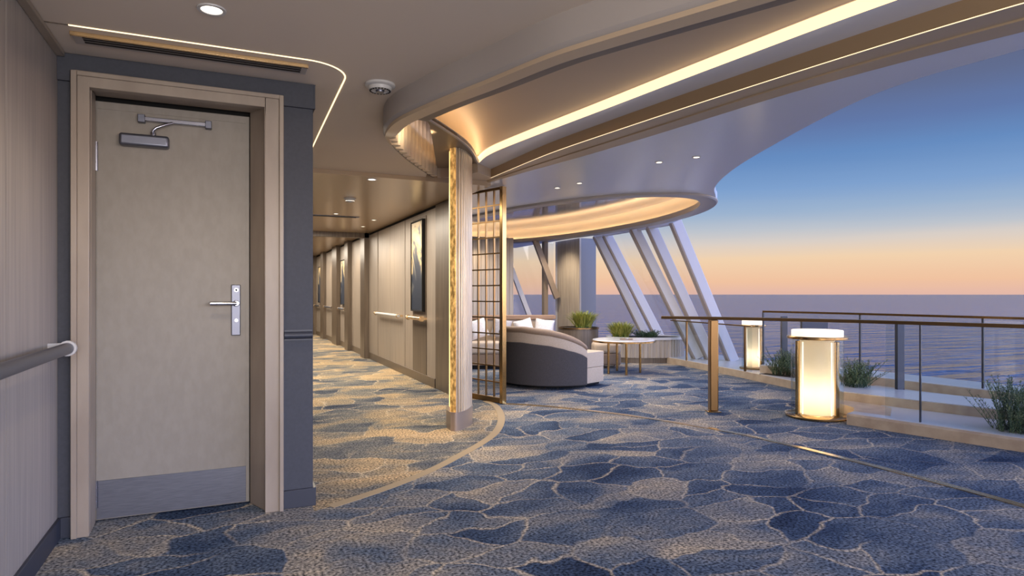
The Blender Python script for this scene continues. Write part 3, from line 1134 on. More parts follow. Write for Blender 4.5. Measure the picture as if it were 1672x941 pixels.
o = MB().prism([(5.115, 3.985), (5.30, 4.055), (5.46, 4.175), (5.525, 4.36), (5.485, 4.59), (6.30, 5.30), (6.6, 5.1), (5.95, 4.6), (5.75, 4.0), (5.3, 3.7)], -.1, .098).build('trim_21', M['curb'])
struct(o, 'curb return hidden behind the large lantern')
cC = spline([(5.70, 4.85), (5.76, 4.49), (5.90, 3.9), (6.07, 3.32), (6.45, 2.2), (7.1, .8)], 24)
o = sweep(MB(), cC, [(0, -.3), (0, .18), (-.62, .18), (-.62, -.3)]).build('deck_planter', M['curb'], bevel=.006)
struct(o, 'low sand coloured planter wall beyond the near glass')
o = sweep(MB(), cC, [(-.004, .1805), (-.004, .186), (-.616, .186), (-.616, .1805)]).build('deck_planter', M['ledge'])
struct(o, 'white coping of the low planter wall')
o = sweep(MB(), curbB, [(-.16, -.3), (-.16, .097), (-.9, .097), (-.9, -.3)]).build('deck_floor', M['ledge'])
struct(o, 'pale gutter floor beyond the near glass')
cD = spline([(6.75, 6.58), (6.95, 5.6), (7.05, 4.69), (7.12, 3.8), (7.25, 2.9), (7.55, 1.8), (8.2, .5)], 24)
o = sweep(MB(), cD, [(.05, -.3), (.05, .20), (-.55, .20), (-.55, -.3)]).build('deck_curb', M['curb'], bevel=.006)
struct(o, 'outer sand coloured deck curb at the sea edge')
o = sweep(MB(), cD, [(.046, .2005), (.046, .206), (-.546, .206), (-.546, .2005)]).build('deck_curb', M['ledge'])
struct(o, 'white coping of the outer deck curb')
o = sweep(MB(), cC, [(-.6, -.3), (-.6, .11), (-1.4, .11), (-1.4, -.3)]).build('deck_floor', M['ledge'])
struct(o, 'pale deck strip between the planter wall and outer curb')

# ---- sea
mb = MB()
g = 30000
mb.add([(-g, -g, -9), (g, -g, -9), (g, g, -9), (-g, g, -9)], [(0, 1, 2, 3)])
o = mb.build('sea', M['sea'])
struct(o, 'calm rippled sea to the horizon at dusk', 'sea')

# ================================================================== CEILING FITTINGS
# led L-line
lc = [(-.63, 3.29), (-.2, 3.29), (.2, 3.29), (.36, 3.29)]
arcp = [(.36 + .22 * math.sin(a), 3.51 - .22 * math.cos(a)) for a in [PI / 2 * k / 10 for k in range(1, 11)]]
pts = lc + arcp + [(.585, 3.8), (.60, 4.6), (.615, 5.3), (.63, 5.95)]
o = sweep(MB(), pts, [(-.0036, ZC - .003), (-.0036, ZC), (.0036, ZC), (.0036, ZC - .003)]).build('ceiling_light_line', M['led'])
tag(o, 'thin warm light line bending round the ceiling above the door', 'light strip')
o = MB().box(-.75, -.63, 3.286, 3.294, ZC - .002, ZC).build('trim_22', M['wood_dark'])
struct(o, 'short unlit groove at the end of the ceiling light line')
v = thing('air_vent', (-.13, 3.44, ZC), 'long slotted air vent with copper edge in ceiling above the door', 'vent')
MB().box(-.64, .375, 3.372, 3.50, ZC - .008, ZC - .0005).build('frame', M['bulk'], v, world=True, bevel=.002)
MB().box(-.64, .375, 3.358, 3.372, ZC - .018, ZC - .0005).build('edge_strip', M['brass_floor'], v, world=True, bevel=.002)
for k in range(3):
    MB().box(-.60, .345, 3.392 + k * .031, 3.412 + k * .031, ZC - .0095, ZC - .008).build('slot', M['grille'], v, world=True)


def downlight(x, y, z, r, label, power, group='recessed downlights', bulb='bulb', spot=100, color=WARM2):
    t_ = thing('downlight', (x, y, z), label, 'ceiling light', group)
    MB().lathe_open([(r * .70, -.001), (r * .74, -.006), (r * .98, -.006), (r, 0), (r * .7, -.0005)], n=32).build('trim_ring', M['plate'], t_, smooth=True)
    MB().lathe([(.0001, -.003), (r * .72, -.003), (r * .72, -.0006), (.0001, -.0006)], n=32).build('lens', M[bulb], t_)
    if power:
        l_ = add_light('downlight_beam', 'SPOT', (x, y, z - .02), power, color, .03, spot=spot, blend=.9, rot=(0, 0, 0))
    return t_


downlight(-.06, 2.87, ZC, .056, 'large round lit downlight in ceiling in front of the door', 26, spot=130)
downlight(1.29, 6.22, 2.31, .05, 'lit downlight nearest the lobby in the corridor ceiling', 26)
for (x, y, lb) in ((1.38, 9.07, 'lit downlight in corridor ceiling beside the long dark vent'),
                   (2.02, 9.6, 'small lit downlight near right wall of corridor, before the header'),
                   (2.05, 10.6, 'small lit downlight near right wall of corridor, closest to the header')):
    downlight(x, y, 2.31, .04, lb, 20, bulb='bulb_small')
for (x, y, lb) in ((1.4, 12.9, 'tiny lit corridor downlight just beyond the dark header'),
                   (1.45, 15.2, 'tiny lit corridor downlight midway beyond the dark header'),
                   (1.5, 18.0, 'tiny lit corridor downlight at the far end')):
    downlight(x, y, 2.31, .04, lb, 22, bulb='bulb_small')
for (x, y, lb) in ((3.64, 4.27, 'small soffit downlight, rightmost over the open lounge edge'),
                   (3.48, 4.57, 'small soffit downlight, second from right over the lounge edge'),
                   (3.37, 5.77, 'small soffit downlight, third from right above the oval ring'),
                   (3.30, 6.13, 'small soffit downlight, leftmost above the oval ring')):
    downlight(x, y, 2.352, .036, lb, 9, group='soffit downlights', bulb='bulb_small')


def smoke(x, y, z, r, label):
    t_ = thing('smoke_detector', (x, y, z), label, 'smoke detector', 'smoke detectors')
    MB().lathe([(r, -.0005), (r, -.012), (r * .92, -.016), (r * .80, -.018), (.0001, -.018)], n=40).build('base', M['plate'], t_, smooth=True)
    MB().lathe([(r * .78, -.018), (r * .74, -.036), (r * .5, -.040), (r * .46, -.034), (.0001, -.034)], n=40).build('housing', M['plate'], t_, smooth=True)
    mb = MB()
    for k in range(20):
        a = 2 * PI * k / 20
        c, s_ = math.cos(a), math.sin(a)
        mb.beam((r * .60 * c, r * .60 * s_, -.0395), (r * .70 * c, r * .70 * s_, -.0385), .010, .003)
    mb.build('slots', M['grille'], t_)
    MB().lathe([(r * .3, -.034), (r * .26, -.046), (.0001, -.048)], n=24).build('sensor', M['satin'], t_, smooth=True)


smoke(.773, 3.51, ZC, .083, 'white round smoke detector on lobby ceiling left of the curved bulkhead')
smoke(1.31, 7.56, 2.31, .07, 'small round smoke detector on the corridor ceiling')
v = thing('air_vent', (1.15, 9.4, 2.31), 'dark slot air vent crossing the corridor ceiling', 'vent')
MB().box(.6, 1.75, 9.3, 9.42, 2.302, 2.3095).build('frame', M['satin'], v, world=True, bevel=.002)
for k in range(3):
    MB().box(.64, 1.71, 9.315 + k * .034, 9.335 + k * .034, 2.300, 2.302).build('slot', M['grille'], v, world=True)

# ================================================================== HANDRAILS
h = thing('handrail', (-.68, 2, .93), 'grey cylindrical handrail on the left wood wall', 'handrail')
MB().tube([(-.675, -1.0, .93), (-.675, 3.50, .93)], .027, 18).build('rail', M['satin'], h, world=True, smooth=True)
for yy in (3.50, 1.6, -.5):
    MB().tube([(-.675, yy + .0, .93), (-.675, yy + .022, .93)], .036, 18).box(-.75, -.66, yy + .002, yy + .02, .90, .955).build('end_bracket' if yy > 3 else 'bracket', M['plate'], h, world=True, smooth=True)


def wall_rail(y0, y1, z, label, m='satin', r=.024):
    t_ = thing('handrail', (WX - .07, (y0 + y1) / 2, z), label, 'handrail', 'corridor handrails')
    MB().tube([(WX - .07, y0, z), (WX - .07, y1, z)], r, 14).build('rail', M[m], t_, world=True, smooth=True)
    for yy in (y0 + .03, y1 - .03):
        MB().tube([(WX - .07, yy - .015, z), (WX - .07, yy + .015, z)], r * 1.35, 14).box(WX - .07, WX - .0005, yy - .012, yy + .012, z - .015, z + .015).build('bracket', M['brass_floor'], t_, world=True, smooth=True)


wall_rail(9.25, 10.85, .86, 'pale handrail on the corridor panel next to the tall artwork', 'plate')
wall_rail(8.0, 8.72, .86, 'short bronze handrail under the tall artwork', 'brass_floor', .027)
wall_rail(13.95, 14.9, .86, 'far corridor handrail under the small artwork')
wall_rail(15.8, 17.2, .86, 'far corridor handrail between the third and fourth pilasters')
wall_rail(17.9, 19.2, .86, 'farthest corridor handrail near the end wall')


def artwork(y0, y1, z0, z1, label):
    t_ = thing('framed_artwork', (WX, (y0 + y1) / 2, z0), label, 'artwork')
    fr_ = MB().box(WX - .05, WX - .009, y0, y0 + .02, z0, z1).box(WX - .05, WX - .009, y1 - .02, y1, z0, z1).box(WX - .05, WX - .009, y0 + .02, y1 - .02, z0, z0 + .02).box(WX - .05, WX - .009, y0 + .02, y1 - .02, z1 - .02, z1)
    fr_.build('frame', M['gap'], t_, world=True)
    MB().box(WX - .040, WX - .012, y0 + .02, y1 - .02, z0 + .02, z1 - .02).build('canvas', M['art'], t_, world=True)
    mx_ = (WX - .35, (y0 + y1) / 2, 2.28)
    add_light('picture_beam', 'SPOT', mx_, 14, WARM, .03, spot=60, blend=.8, target=(WX, (y0 + y1) / 2, 1.5))


artwork(8.07, 8.64, .95, 2.18, 'tall narrow abstract painting in dark blue and gold on corridor wall')
artwork(14.1, 14.7, .95, 1.95, 'small pale abstract painting far down the corridor')
artwork(17.95, 18.6, .95, 1.95, 'farthest dark painting near the end of the corridor')
for yy in (10.0, 12.8, 16.4, 20.2):
    add_light('wall_wash', 'SPOT', (WX - .4, yy, 2.28), 16, WARM, .03, spot=70, blend=.8, target=(WX, yy, 1.3))

# ================================================================== RIBBED COLUMN
colm = thing('ribbed_column', (1.9, 5.35, 0), 'ribbed pewter column with gold glowing edge at the corridor mouth', 'column')
front = spline([(1.757, 5.205), (1.80, 5.175), (1.875, 5.215), (1.95, 5.295), (2.01, 5.38), (2.06, 5.47), (2.085, 5.56)], 240)
back = [(2.07, 5.66), (1.95, 5.70), (1.82, 5.52), (1.765, 5.34)]
outl = [(p[0], p[1]) for p in front]
MB().prism(outl + back, 0, .16).build('plinth', M['plinth'], colm, world=True, bevel=.004)
ns = normals2(front)
fl = []
tot = 0
cum = [0]
for a, b_ in zip(front, front[1:]):
    tot += math.hypot(a[0] - b_[0], a[1] - b_[1])
    cum.append(tot)
for p, n_, s_ in zip(front, ns, cum):
    q = s_ / .040
    fr = q - math.floor(q)
    dd = -.026 + (.022 * math.sqrt(max(0, 1 - ((fr - .5) / .36) ** 2)) if abs(fr - .5) < .36 else 0)
    fl.append((p[0] + n_[0] * dd, p[1] + n_[1] * dd))
fl = fl[20:]
backi = [(2.06, 5.65), (1.95, 5.68), (1.84, 5.50), (1.80, 5.34)]
MB().prism(fl + backi, .16, 2.45).build('shaft', M['flute'], colm, world=True, smooth=True)
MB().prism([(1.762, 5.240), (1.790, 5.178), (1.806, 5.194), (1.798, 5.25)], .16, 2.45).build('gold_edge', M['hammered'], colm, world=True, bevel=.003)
MB().prism([(1.762, 5.246), (1.778, 5.242), (1.80, 5.30), (1.776, 5.30)], .2, 2.43).build('light_strip', mat('led_gold_edge', (255, 220, 160), .5, emis=(1.0, .62, .22), estr=1.6), colm, world=True)

# ================================================================== BRASS SCREEN
A0, A1 = Vector((2.72, 6.24, 0)), Vector((2.47, 6.93, 0))
scn = thing('lattice_screen', (2.6, 6.58, 0), 'tall brass lattice screen standing behind the ribbed column', 'screen')
dirv = (A1 - A0).normalized()
ln = (A1 - A0).length
rot = math.atan2(dirv.y, dirv.x)


def along(s_, z):
    p = A0 + dirv * s_
    return (p.x, p.y, z)


MB().beam(along(.03, 0), along(.03, 2.345), .06, .045, up=(dirv.x, dirv.y, 0)).build('end_post', M['brass'], scn, world=True, bevel=.003)
MB().beam(along(.06, .03), along(ln, .03), .03, .06).build('bottom_rail', M['brass_dark'], scn, world=True, bevel=.003)
MB().beam(along(.06, 2.33), along(ln, 2.33), .03, .03).build('top_rail', M['brass_dark'], scn, world=True, bevel=.003)
for k in range(1, 6):
    MB().beam(along(.06 + k * .13 - .02, .05), along(.06 + k * .13 - .02, 2.32), .020, .014, up=(dirv.x, dirv.y, 0)).build('vertical_bar', M['brass_dark'], scn, world=True)
for k in range(1, 13):
    z = .05 + k * 2.28 / 13
    MB().beam(along(.06, z), along(ln, z), .018, .014).build('horizontal_bar', M['brass_dark'], scn, world=True)

# ================================================================== FLOOR INLAYS
g1 = spline([(2.719, 6.244), (2.892, 6.10), (3.107, 5.86), (3.332, 5.536), (3.542, 5.192), (3.75, 4.709), (3.90, 4.259), (3.985, 3.846), (4.03, 3.295), (4.05, 2.839), (4.055, 2.41), (4.03, 1.9), (3.95, 1.2)], 90)
o = sweep(MB(), g1, [(-.028, .0005), (-.028, .006), (.028, .006), (.028, .0005)]).build("floor_inlay", M["brass_floor"])
tag(o, 'long curved brass strip set in the blue carpet, from lattice screen towards the right', 'floor inlay')
g2 = spline([(2.60, 6.50), (2.594, 6.217), (2.47, 5.778), (2.298, 5.361), (2.068, 4.958), (1.823, 4.658), (1.58, 4.41), (1.31, 4.15), (1.063, 3.947), (.791, 3.769), (.52, 3.62)], 90)
o = sweep(MB(), g2, [(-.034, .0005), (-.034, .003), (.034, .003), (.034, .0005)]).build('floor_inlay', M['inlay'])
tag(o, 'curved tan woven border in the carpet sweeping around the ribbed column', 'floor inlay')

# ================================================================== SOFA (tub)
sf = thing('tub_sofa', (3.95, 7.5, 0), 'curved grey backed tub sofa with beige seat beside the lattice screen', 'sofa')
FA = R(22)


def polar(r, th, z):
    return (r * math.cos(th), r * math.sin(th), z)


def hroll(th):
    pts = [(-78, .55), (-84, .60), (-94, .655), (-105, .70), (-120, .74), (-150, .775), (-185, .765), (-215, .70), (-250, .58)]
    d = math.degrees(th)
    for (a, x), (b_, y) in zip(pts, pts[1:]):
        if b_ <= d <= a:
            return x + (y - x) * (a - d) / (a - b_)
    return pts[-1][1] if d < -200 else pts[0][1]


TH = [R(-78 - 172 * i / 80) for i in range(81)]


def arcsweep(mb, sect):
    rows = []
    for th in TH:
        rows.append([polar(r, th, z) for r, z in sect(th)])
    return mb.caploft(rows)


RO = .70
gh = lambda th: hroll(th) - .195 + .055 * max(0, (math.degrees(th) + 100) / 40)
arcsweep(MB(), lambda th: [(RO, .05), (RO + .004, gh(th)), (RO - .07, gh(th)), (RO - .07, .05)]).build('outer_back', M['fab_dark'], sf, bevel=.008)
arcsweep(MB(), lambda th: [(RO - .001, gh(th) + .001), (RO + .002, gh(th) + .02), (RO - .012, hroll(th) - .045), (RO - .10, hroll(th) - .045), (RO - .13, .30), (RO - .072, .30), (RO - .072, gh(th) + .001)]).build('inner_back', M['fab_beige'], sf, smooth=True)
arcsweep(MB(), lambda th: [(RO - .06 + .064 * math.cos(a), hroll(th) - .045 + .048 * math.sin(a)) for a in [2 * PI * k / 14 for k in range(14)]]).build('top_roll', M['fab_brown'], sf, smooth=True)


def seat_outline(r, fwd, grow=0):
    pts = []
    for k in range(33):
        a = FA + PI / 2 + PI * k / 32
        pts.append((r * math.cos(a), r * math.sin(a)))
    e = (math.cos(FA), math.sin(FA))
    s_ = (math.sin(FA), -math.cos(FA))
    nn = 10
    for k in range(nn + 1):
        a = -PI / 2 * (1 - k / nn)
        rc = .10
        cx, cy = fwd - rc, r - rc
        px, py = cx + rc * math.cos(a + PI / 2 * 0 + 0) if 0 else 0, 0
    for (cx, cy, a0) in ((fwd - .08, r - .08, PI / 2), (fwd - .08, -(r - .08), 0)):
        for k in range(7):
            a = a0 - PI / 2 * k / 6
            lx, ly = cx + .08 * math.cos(a), cy + .08 * math.sin(a)
            pts.append((lx * e[0] + ly * s_[0], lx * e[1] + ly * s_[1]))
    return pts


MB().prism(seat_outline(.625, .36), .05, .245).build('seat_base', M['fab_beige'], sf, bevel=.012)
MB().prism(seat_outline(.622, .37), .25, .44).build('seat_cushion', M['fab_beige'], sf, bevel=.035, seg=4)
MB().prism(seat_outline(.60, .30), .022, .05).build('plinth', M['gap'], sf)
for a in (FA - R(56), FA + R(56)):
    MB().tube([(.60 * math.cos(a), .60 * math.sin(a), 0), (.60 * math.cos(a), .60 * math.sin(a), .052)], [.014, .018], 12).build('leg', M['brass_dark'], sf)
for a in (FA + R(150), FA - R(150)):
    MB().tube([(.5 * math.cos(a), .5 * math.sin(a), 0), (.5 * math.cos(a), .5 * math.sin(a), .024)], [.014, .018], 12).build('leg', M['brass_dark'], sf)


def pillow(x, y, z, w, hgt, rz, tilt, m, label, grp='cushions on the banquette', roll=0):
    mb = MB()
    nn = 16
    rows = []
    for i in range(nn + 1):
        u = -1 + 2 * i / nn
        row = []
        for j in range(nn + 1):
            v_ = -1 + 2 * j / nn
            th = (max(0, (1 - u ** 4)) * max(0, (1 - v_ ** 4))) ** .5 * .075
            pu = u * (1 - .06 * (1 - v_ * v_)) * w / 2 if False else u * w / 2 * (1 - .07 * (1 - abs(v_)) * abs(u))
            pv = v_ * hgt / 2 * (1 - .07 * (1 - abs(u)) * abs(v_))
            row.append((pu, th, pv))
        rows.append(row)
    mb.loft(rows)
    mb.loft([[(p[0], -p[1], p[2]) for p in r_] for r_ in rows])
    ob = mb.build('cushion', m, smooth=True)
    ob.location = (x, y, z)
    ob.rotation_euler = (Matrix.Rotation(rz, 4, 'Z') @ Matrix.Rotation(tilt, 4, 'X') @ Matrix.Rotation(roll, 4, 'Y')).to_euler()
    tag(ob, label, 'cushion', grp)
    return ob


# banquette facing the camera side, in front of lounge windows
bq = thing('banquette_sofa', (4.05, 9.6, 0), 'beige banquette with a wooden back shelf, behind the tub sofa', 'sofa', rz=R(-20))
MB().box(-1.0, .95, -.45, .30, .06, .24).build('base', M['fab_brown'], bq, bevel=.01)
MB().box(-1.0, .95, -.47, .10, .24, .43).build('seat_cushion', M['fab_beige'], bq, bevel=.04, seg=4)
MB().box(-1.0, .95, .10, .30, .24, .765).build('backrest', M['fab_beige'], bq, bevel=.03, seg=3)
MB().box(-1.03, .98, .06, .36, .765, .83).build('back_shelf', M['walnut'], bq, bevel=.006)
MB().box(-.98, .93, -.42, .28, 0, .06).build('plinth', M['gap'], bq)
c, s_ = math.cos(R(-20)), math.sin(R(-20))
for i, (lx, m, lb) in enumerate(((-.72, 'fab_grey', 'grey cushion at the left end of the banquette, seen through the screen'),
                                 (-.32, 'fab_white', 'ivory cushion on the banquette just right of the screen'),
                                 (.06, 'fab_grey', 'grey cushion in the middle of the banquette'),
                                 (.44, 'fab_white', 'ivory cushion right of the grey middle cushion on the banquette'),
                                 (.76, 'fab_white', 'rightmost ivory cushion on the banquette'))):
    ly = -.10
    pillow(4.05 + lx * c - ly * s_, 9.6 + lx * s_ + ly * c, .43 + .19, .31, .32, R(-20) + R((-8, 6, -3, 8, -6)[i]), R(-20), M[m], lb, roll=R((12, -16, 10, -14, 8)[i]))

# ottoman
ot = thing('ottoman', (5.60, 8.74, 0), 'small beige cube ottoman between tub sofa and round table', 'ottoman', rz=R(-24))
MB().box(-.21, .21, -.21, .21, .05, .24).build('base', M['fab_brown'], ot, bevel=.03, seg=3)
MB().box(-.215, .215, -.215, .215, .24, .40).build('seat_cushion', M['fab_beige'], ot, bevel=.045, seg=4)
for i in (-1, 1):
    for j in (-1, 1):
        MB().tube([(i * .16, j * .16, 0), (i * .16, j * .16, .052)], [.012, .016], 10).build('leg', M['brass_dark'], ot)

# round table
tb = thing('round_table', (5.42, 7.98, 0), 'round white marble coffee table with brass legs on the lounge carpet', 'table')
MB().lathe([(.0001, .474), (.462, .474), (.462, .500), (.455, .506), (.0001, .506)], n=64).build('table_top', M['marble'], tb, smooth=True)
MB().lathe_open([(.462, .470), (.474, .472), (.474, .492), (.4625, .496)], n=64).build('rim', M['brass'], tb, smooth=True)
MB().lathe_open([(.24, .455), (.27, .455), (.27, .474), (.24, .474)], n=48).build('apron', M['brass'], tb)
for (lx, ly) in ((-.27, -.01), (-.11, -.24), (.24, -.09), (.06, .26)):
    MB().tube([(lx, ly, 0), (lx, ly, .474)], .018, 14).build('leg', M['brass'], tb, smooth=True)
tr_ = thing('tray', (5.44, 7.93, .506), 'small round dark tray on the marble coffee table', 'tray')
MB().lathe([(.0001, 0), (.09, 0), (.10, .012), (.094, .012), (.086, .005), (.0001, .005)], n=32).build('dish', M['fab_brown'], tr_, smooth=True)
MB().lathe([(.0001, .005), (.03, .005), (.036, .022), (.0001, .022)], n=20).build('candle_cup', M['marble'], tr_, smooth=True)

# console pot with gold rim
cn = thing('round_console', (5.83, 10.02, 0), 'dark round planter console with thin gold rim behind the ottoman', 'console')
MB().lathe([(.0001, .0), (.33, .0), (.33, .05), (.36, .05), (.36, .56), (.0001, .56)], n=56).build('body', M['wood_dark'], cn, smooth=True)
MB().lathe_open([(.355, .56), (.375, .56), (.375, .585), (.355, .585)], n=56).build('rim', M['brass_dark'], cn, smooth=True)
MB().lathe([(.0001, .56), (.355, .56), (.355, .572), (.0001, .572)], n=56).build('top', M['soil'], cn)

# curved planter
pc = (6.78, 9.30)
pl = thing('curved_planter', (pc[0], pc[1], 0), 'curved planter of pale vertical slats with white lip beside the slanted windows', 'planter')
ca, sa = math.cos(R(-24.2)), math.sin(R(-24.2))


def ellp(a, b_, k, n, dz):
    t_ = 2 * PI * k / n
    x, y = a * math.copysign(abs(math.cos(t_)) ** .8, math.cos(t_)), b_ * math.copysign(abs(math.sin(t_)) ** .8, math.sin(t_))
    return (x * ca - y * sa, x * sa + y * ca, dz)


NP = 360
row0, row1 = [], []
for k in range(NP):
    q = .012 if (k % 6) < 4 else 0
    row0.append(ellp(.66 + q, .42 + q, k, NP, .09))
    row1.append(ellp(.66 + q, .42 + q, k, NP, .40))
MB().caploft([row0, row1]).build('slatted_wall', M['slat_wood'], pl)
MB().caploft([[ellp(.655, .415, k, 72, .0) for k in range(72)], [ellp(.655, .415, k, 72, .09) for k in range(72)]]).build('base', M['wood_dark'], pl)
MB().loft([[ellp(a, b_, k, 96, z) for k in range(96)] for a, b_, z in ((.60, .36, .40), (.69, .45, .40), (.69, .45, .435), (.60, .36, .435), (.60, .36, .40))], True).build('lip', M['white'], pl, smooth=True)
MB().caploft([[ellp(.60, .36, k, 60, .401) for k in range(60)], [ellp(.60, .36, k, 60, .42) for k in range(60)]]).build('soil', M['soil'], pl)


# ------------------------------------------------------------------ plants
def grass(loc, h_, spread, n, label, m='grass', w=.006, name='grass_plant', cat='plant', droop=.6, root=.05, seed=1):
    rnd = random.Random(seed)
    t_ = thing(name, loc, label, cat)
    mb = MB()
    for i in range(n):
        a = rnd.uniform(0, 2 * PI)
        r0 = root * math.sqrt(rnd.random())
        out = spread * rnd.uniform(.25, 1)
        hh = h_ * rnd.uniform(.6, 1) * (1 - .25 * (out / spread))
        dx, dy = math.cos(a), math.sin(a)
        px, py = -dy, dx
        b_ = rnd.uniform(0, 2 * PI)
        bx, by = r0 * math.cos(b_), r0 * math.sin(b_)
        rows = []
        for k in range(6):
            t2 = k / 5
            x = bx + dx * out * (t2 ** 1.1)
            y = by + dy * out * (t2 ** 1.1)
            z = hh * (t2 - droop * .35 * t2 ** 3)
            ww = w * (1 - t2 ** 1.6) + .0008
            rows.append([(x - px * ww, y - py * ww, z), (x + px * ww, y + py * ww, z)])
        mb.loft(rows)
    f = mb.build('foliage', M[m], t_, fix=False)
    MB().lathe([(root * 1.0, 0), (root * .7, h_ * .10), (.0001, h_ * .13)], n=12).build('crown', M['lowgreen'], t_, smooth=True)
    return t_


def sprigs(loc, h_, spread, n, label, m='rosemary', seed=1, leaf=.035, name='shrub_plant', sx=1, rz=0):
    rnd = random.Random(seed)
    t_ = thing(name, loc, label, 'plant', rz=rz)
    mb = MB()
    st = MB()
    for i in range(n):
        a = rnd.uniform(0, 2 * PI)
        r0 = spread * .55 * math.sqrt(rnd.random())
        lean = rnd.uniform(.1, .9) * spread
        hh = h_ * rnd.uniform(.5, 1)
        b_ = rnd.uniform(0, 2 * PI)
        bx, by = r0 * math.cos(b_) * sx, r0 * math.sin(b_)
        pts = []
        for k in range(7):
            t2 = k / 6
            pts.append(Vector((bx + math.cos(a) * lean * t2 ** 1.3, by + math.sin(a) * lean * t2 ** 1.3, hh * t2)))
        st.tube(pts, [.003 * (1 - .6 * k / 6) for k in range(7)], 5)
        nl = int(hh / .008)
        for q in range(nl):
            t2 = .12 + .88 * q / nl
            k = min(5, int(t2 * 6))
            p = pts[k].lerp(pts[k + 1], t2 * 6 - k)
            aa = q * 2.4 + rnd.uniform(-.4, .4)
            up = rnd.uniform(.5, 1.1)
            d = Vector((math.cos(aa), math.sin(aa), up)).normalized()
            sd = d.cross(Vector((0, 0, 1))).normalized() * .0042
            l_ = leaf * rnd.uniform(.6, 1.1) * (1 - .4 * t2)
            mb.add([p, p + d * l_ * .5 + sd, p + d * l_, p + d * l_ * .5 - sd], [(0, 1, 2, 3)])
    mb.build('foliage', M[m], t_, fix=False)
    st.build('stem', M['lowgreen'], t_)
    return t_


grass((5.97, 10.08, .572), .52, .34, 620, 'round tuft of bright yellow green grass on the dark console', w=.007, seed=3, droop=.9, root=.14)
grass((6.40, 9.50, .42), .46, .31, 680, 'bright grass tuft in the left end of the curved planter', w=.007, seed=5, droop=.9, root=.14)
sprigs((6.80, 9.28, .42), .13, .32, 110, 'low dark green plants filling the right side of the curved planter', m='lowgreen', seed=6, leaf=.05, name='ground_cover_plant', rz=R(-24))
sprigs((6.80, 6.22, .1), .36, .30, 110, 'grey green shrub on the ledge between the two lanterns', seed=8, leaf=.05)
sprigs((6.20, 4.72, .186), .30, .26, 110, 'grey green shrub just right of the large lantern, behind the glass', seed=9, leaf=.05)
sprigs((5.74, 2.92, .03), .50, .30, 130, 'rosemary like shrub at the right edge behind the near curb', seed=12, leaf=.045)
o = MB().box(6.62, 7.10, 6.0, 6.5, .085, .103, rz=R(10)).build('soil_bed', M['soil'])
struct(o, 'dark soil bed around the ledge shrub')


# ================================================================== LANTERNS
def lantern(loc, r, H, label, power, group='glowing glass lanterns'):
    t_ = thing('lantern', loc, label, 'lantern', group)
    k = r / .235
    MB().lathe([(.0001, 0), (.282 * k, 0), (.290 * k, .008), (.290 * k, .020), (.282 * k, .026), (.0001, .026)], n=64).build('base', M['brass'], t_, smooth=True)
    MB().lathe_open([(r, .030), (r + .004, .030), (r + .004, H - .085), (r, H - .085)], n=64).build('outer_glass', M['glass'], t_, smooth=True)
    MB().lathe_open([(r * .66, .034), (r * .66 + .005, .034), (r * .66 + .005, H - .08), (r * .66, H - .08)], n=48).build('diffuser', M['frosted'], t_, smooth=True)
    MB().lathe_open([(r * .55, H - .085), (.272 * k, H - .085), (.278 * k, H - .080), (.278 * k, H - .064), (.272 * k, H - .057), (r * .55, H - .057)], n=64).build('top_ring', M['brass'], t_, smooth=True)
    MB().lathe([(.0001, H - .057), (r, H - .057), (r, H - .004), (r - .004, H), (.0001, H)], n=64).build('lit_cap', M['lantern_lit'], t_, smooth=True)
    ang = math.atan2(-loc[1], -loc[0])
    for a in (ang + R(52), ang - R(52), ang + R(150), ang - R(150)):
        x, y = r * .93 * math.cos(a), r * .93 * math.sin(a)
        MB().box(x - .016 * k, x + .016 * k, y - .016 * k, y + .016 * k, .026, H - .10, rz=a).build('post', M['brass'], t_, bevel=.002)
    for a in (ang + R(40), ang - R(40)):
        x, y = r * .84 * math.cos(a), r * .84 * math.sin(a)
        MB().tube([(x, y, .04), (x, y, H - .11)], .007 * k, 8).build('light_tube', M['lantern_lit'], t_)
    MB().ico((0, 0, .24 * H / .85), .05 * k, sz=1.3, n=10).build('bulb', M['bulb'], t_, smooth=True)
    add_light('lantern_glow', 'POINT', (loc[0], loc[1], loc[2] + .24 * H / .85), power, (1.0, .80, .56), .09 * k)
    return t_


lantern((5.185, 4.36, 0), .228, .838, 'large glowing glass and brass lantern standing on the carpet by the curb', 20)
lantern((6.96, 6.95, .1), .150, .70, 'smaller glowing lantern on the white ledge further back', 10)

# ================================================================== RAILINGS
rl = thing('brass_railing', (4.45, 5.0, 0), 'brass topped glass railing with thick square post in front of the lantern', 'railing')
rp = spline([(4.13, 5.38), (4.45, 5.0), (4.80, 4.50), (5.11, 3.90), (5.30, 3.30), (5.46, 2.74), (5.66, 2.0), (6.1, .9), (6.5, 0)], 60)
sweep(MB(), rp, [(-.03, .925), (-.03, .955), (.03, .955), (.03, .925)]).build('handrail', M['brass_dark'], rl, world=True, bevel=.004)
MB().box(4.45 - .042, 4.45 + .042, 4.97 - .042, 4.97 + .042, .012, .925, rz=R(-24)).build('post', M['brass_post'], rl, world=True, bevel=.010)
MB().box(4.45 - .065, 4.45 + .065, 4.97 - .055, 4.97 + .055, 0, .012, rz=R(-24)).build('base_plate', M['brass'], rl, world=True, bevel=.003)
gl = offset(curbB, -.085)
cut = [i for i, p in enumerate(gl) if p[1] > 3.42][-1]
for a, b_ in ((2, cut), (cut, len(gl) - 1)):
    seg_ = gl[a:b_ + 1]
    c0 = Vector(seg_[0] + (0,)).lerp(Vector(seg_[1] + (0,)), .06)
    seg_ = [tuple(c0)[:2]] + [p[:2] for p in seg_[1:]]
    sweep(MB(), seg_, [(-.005, .103), (-.005, .925), (.005, .925), (.005, .103)]).build('glass_panel', M['glass'], rl, world=True)
pj = gl[cut]
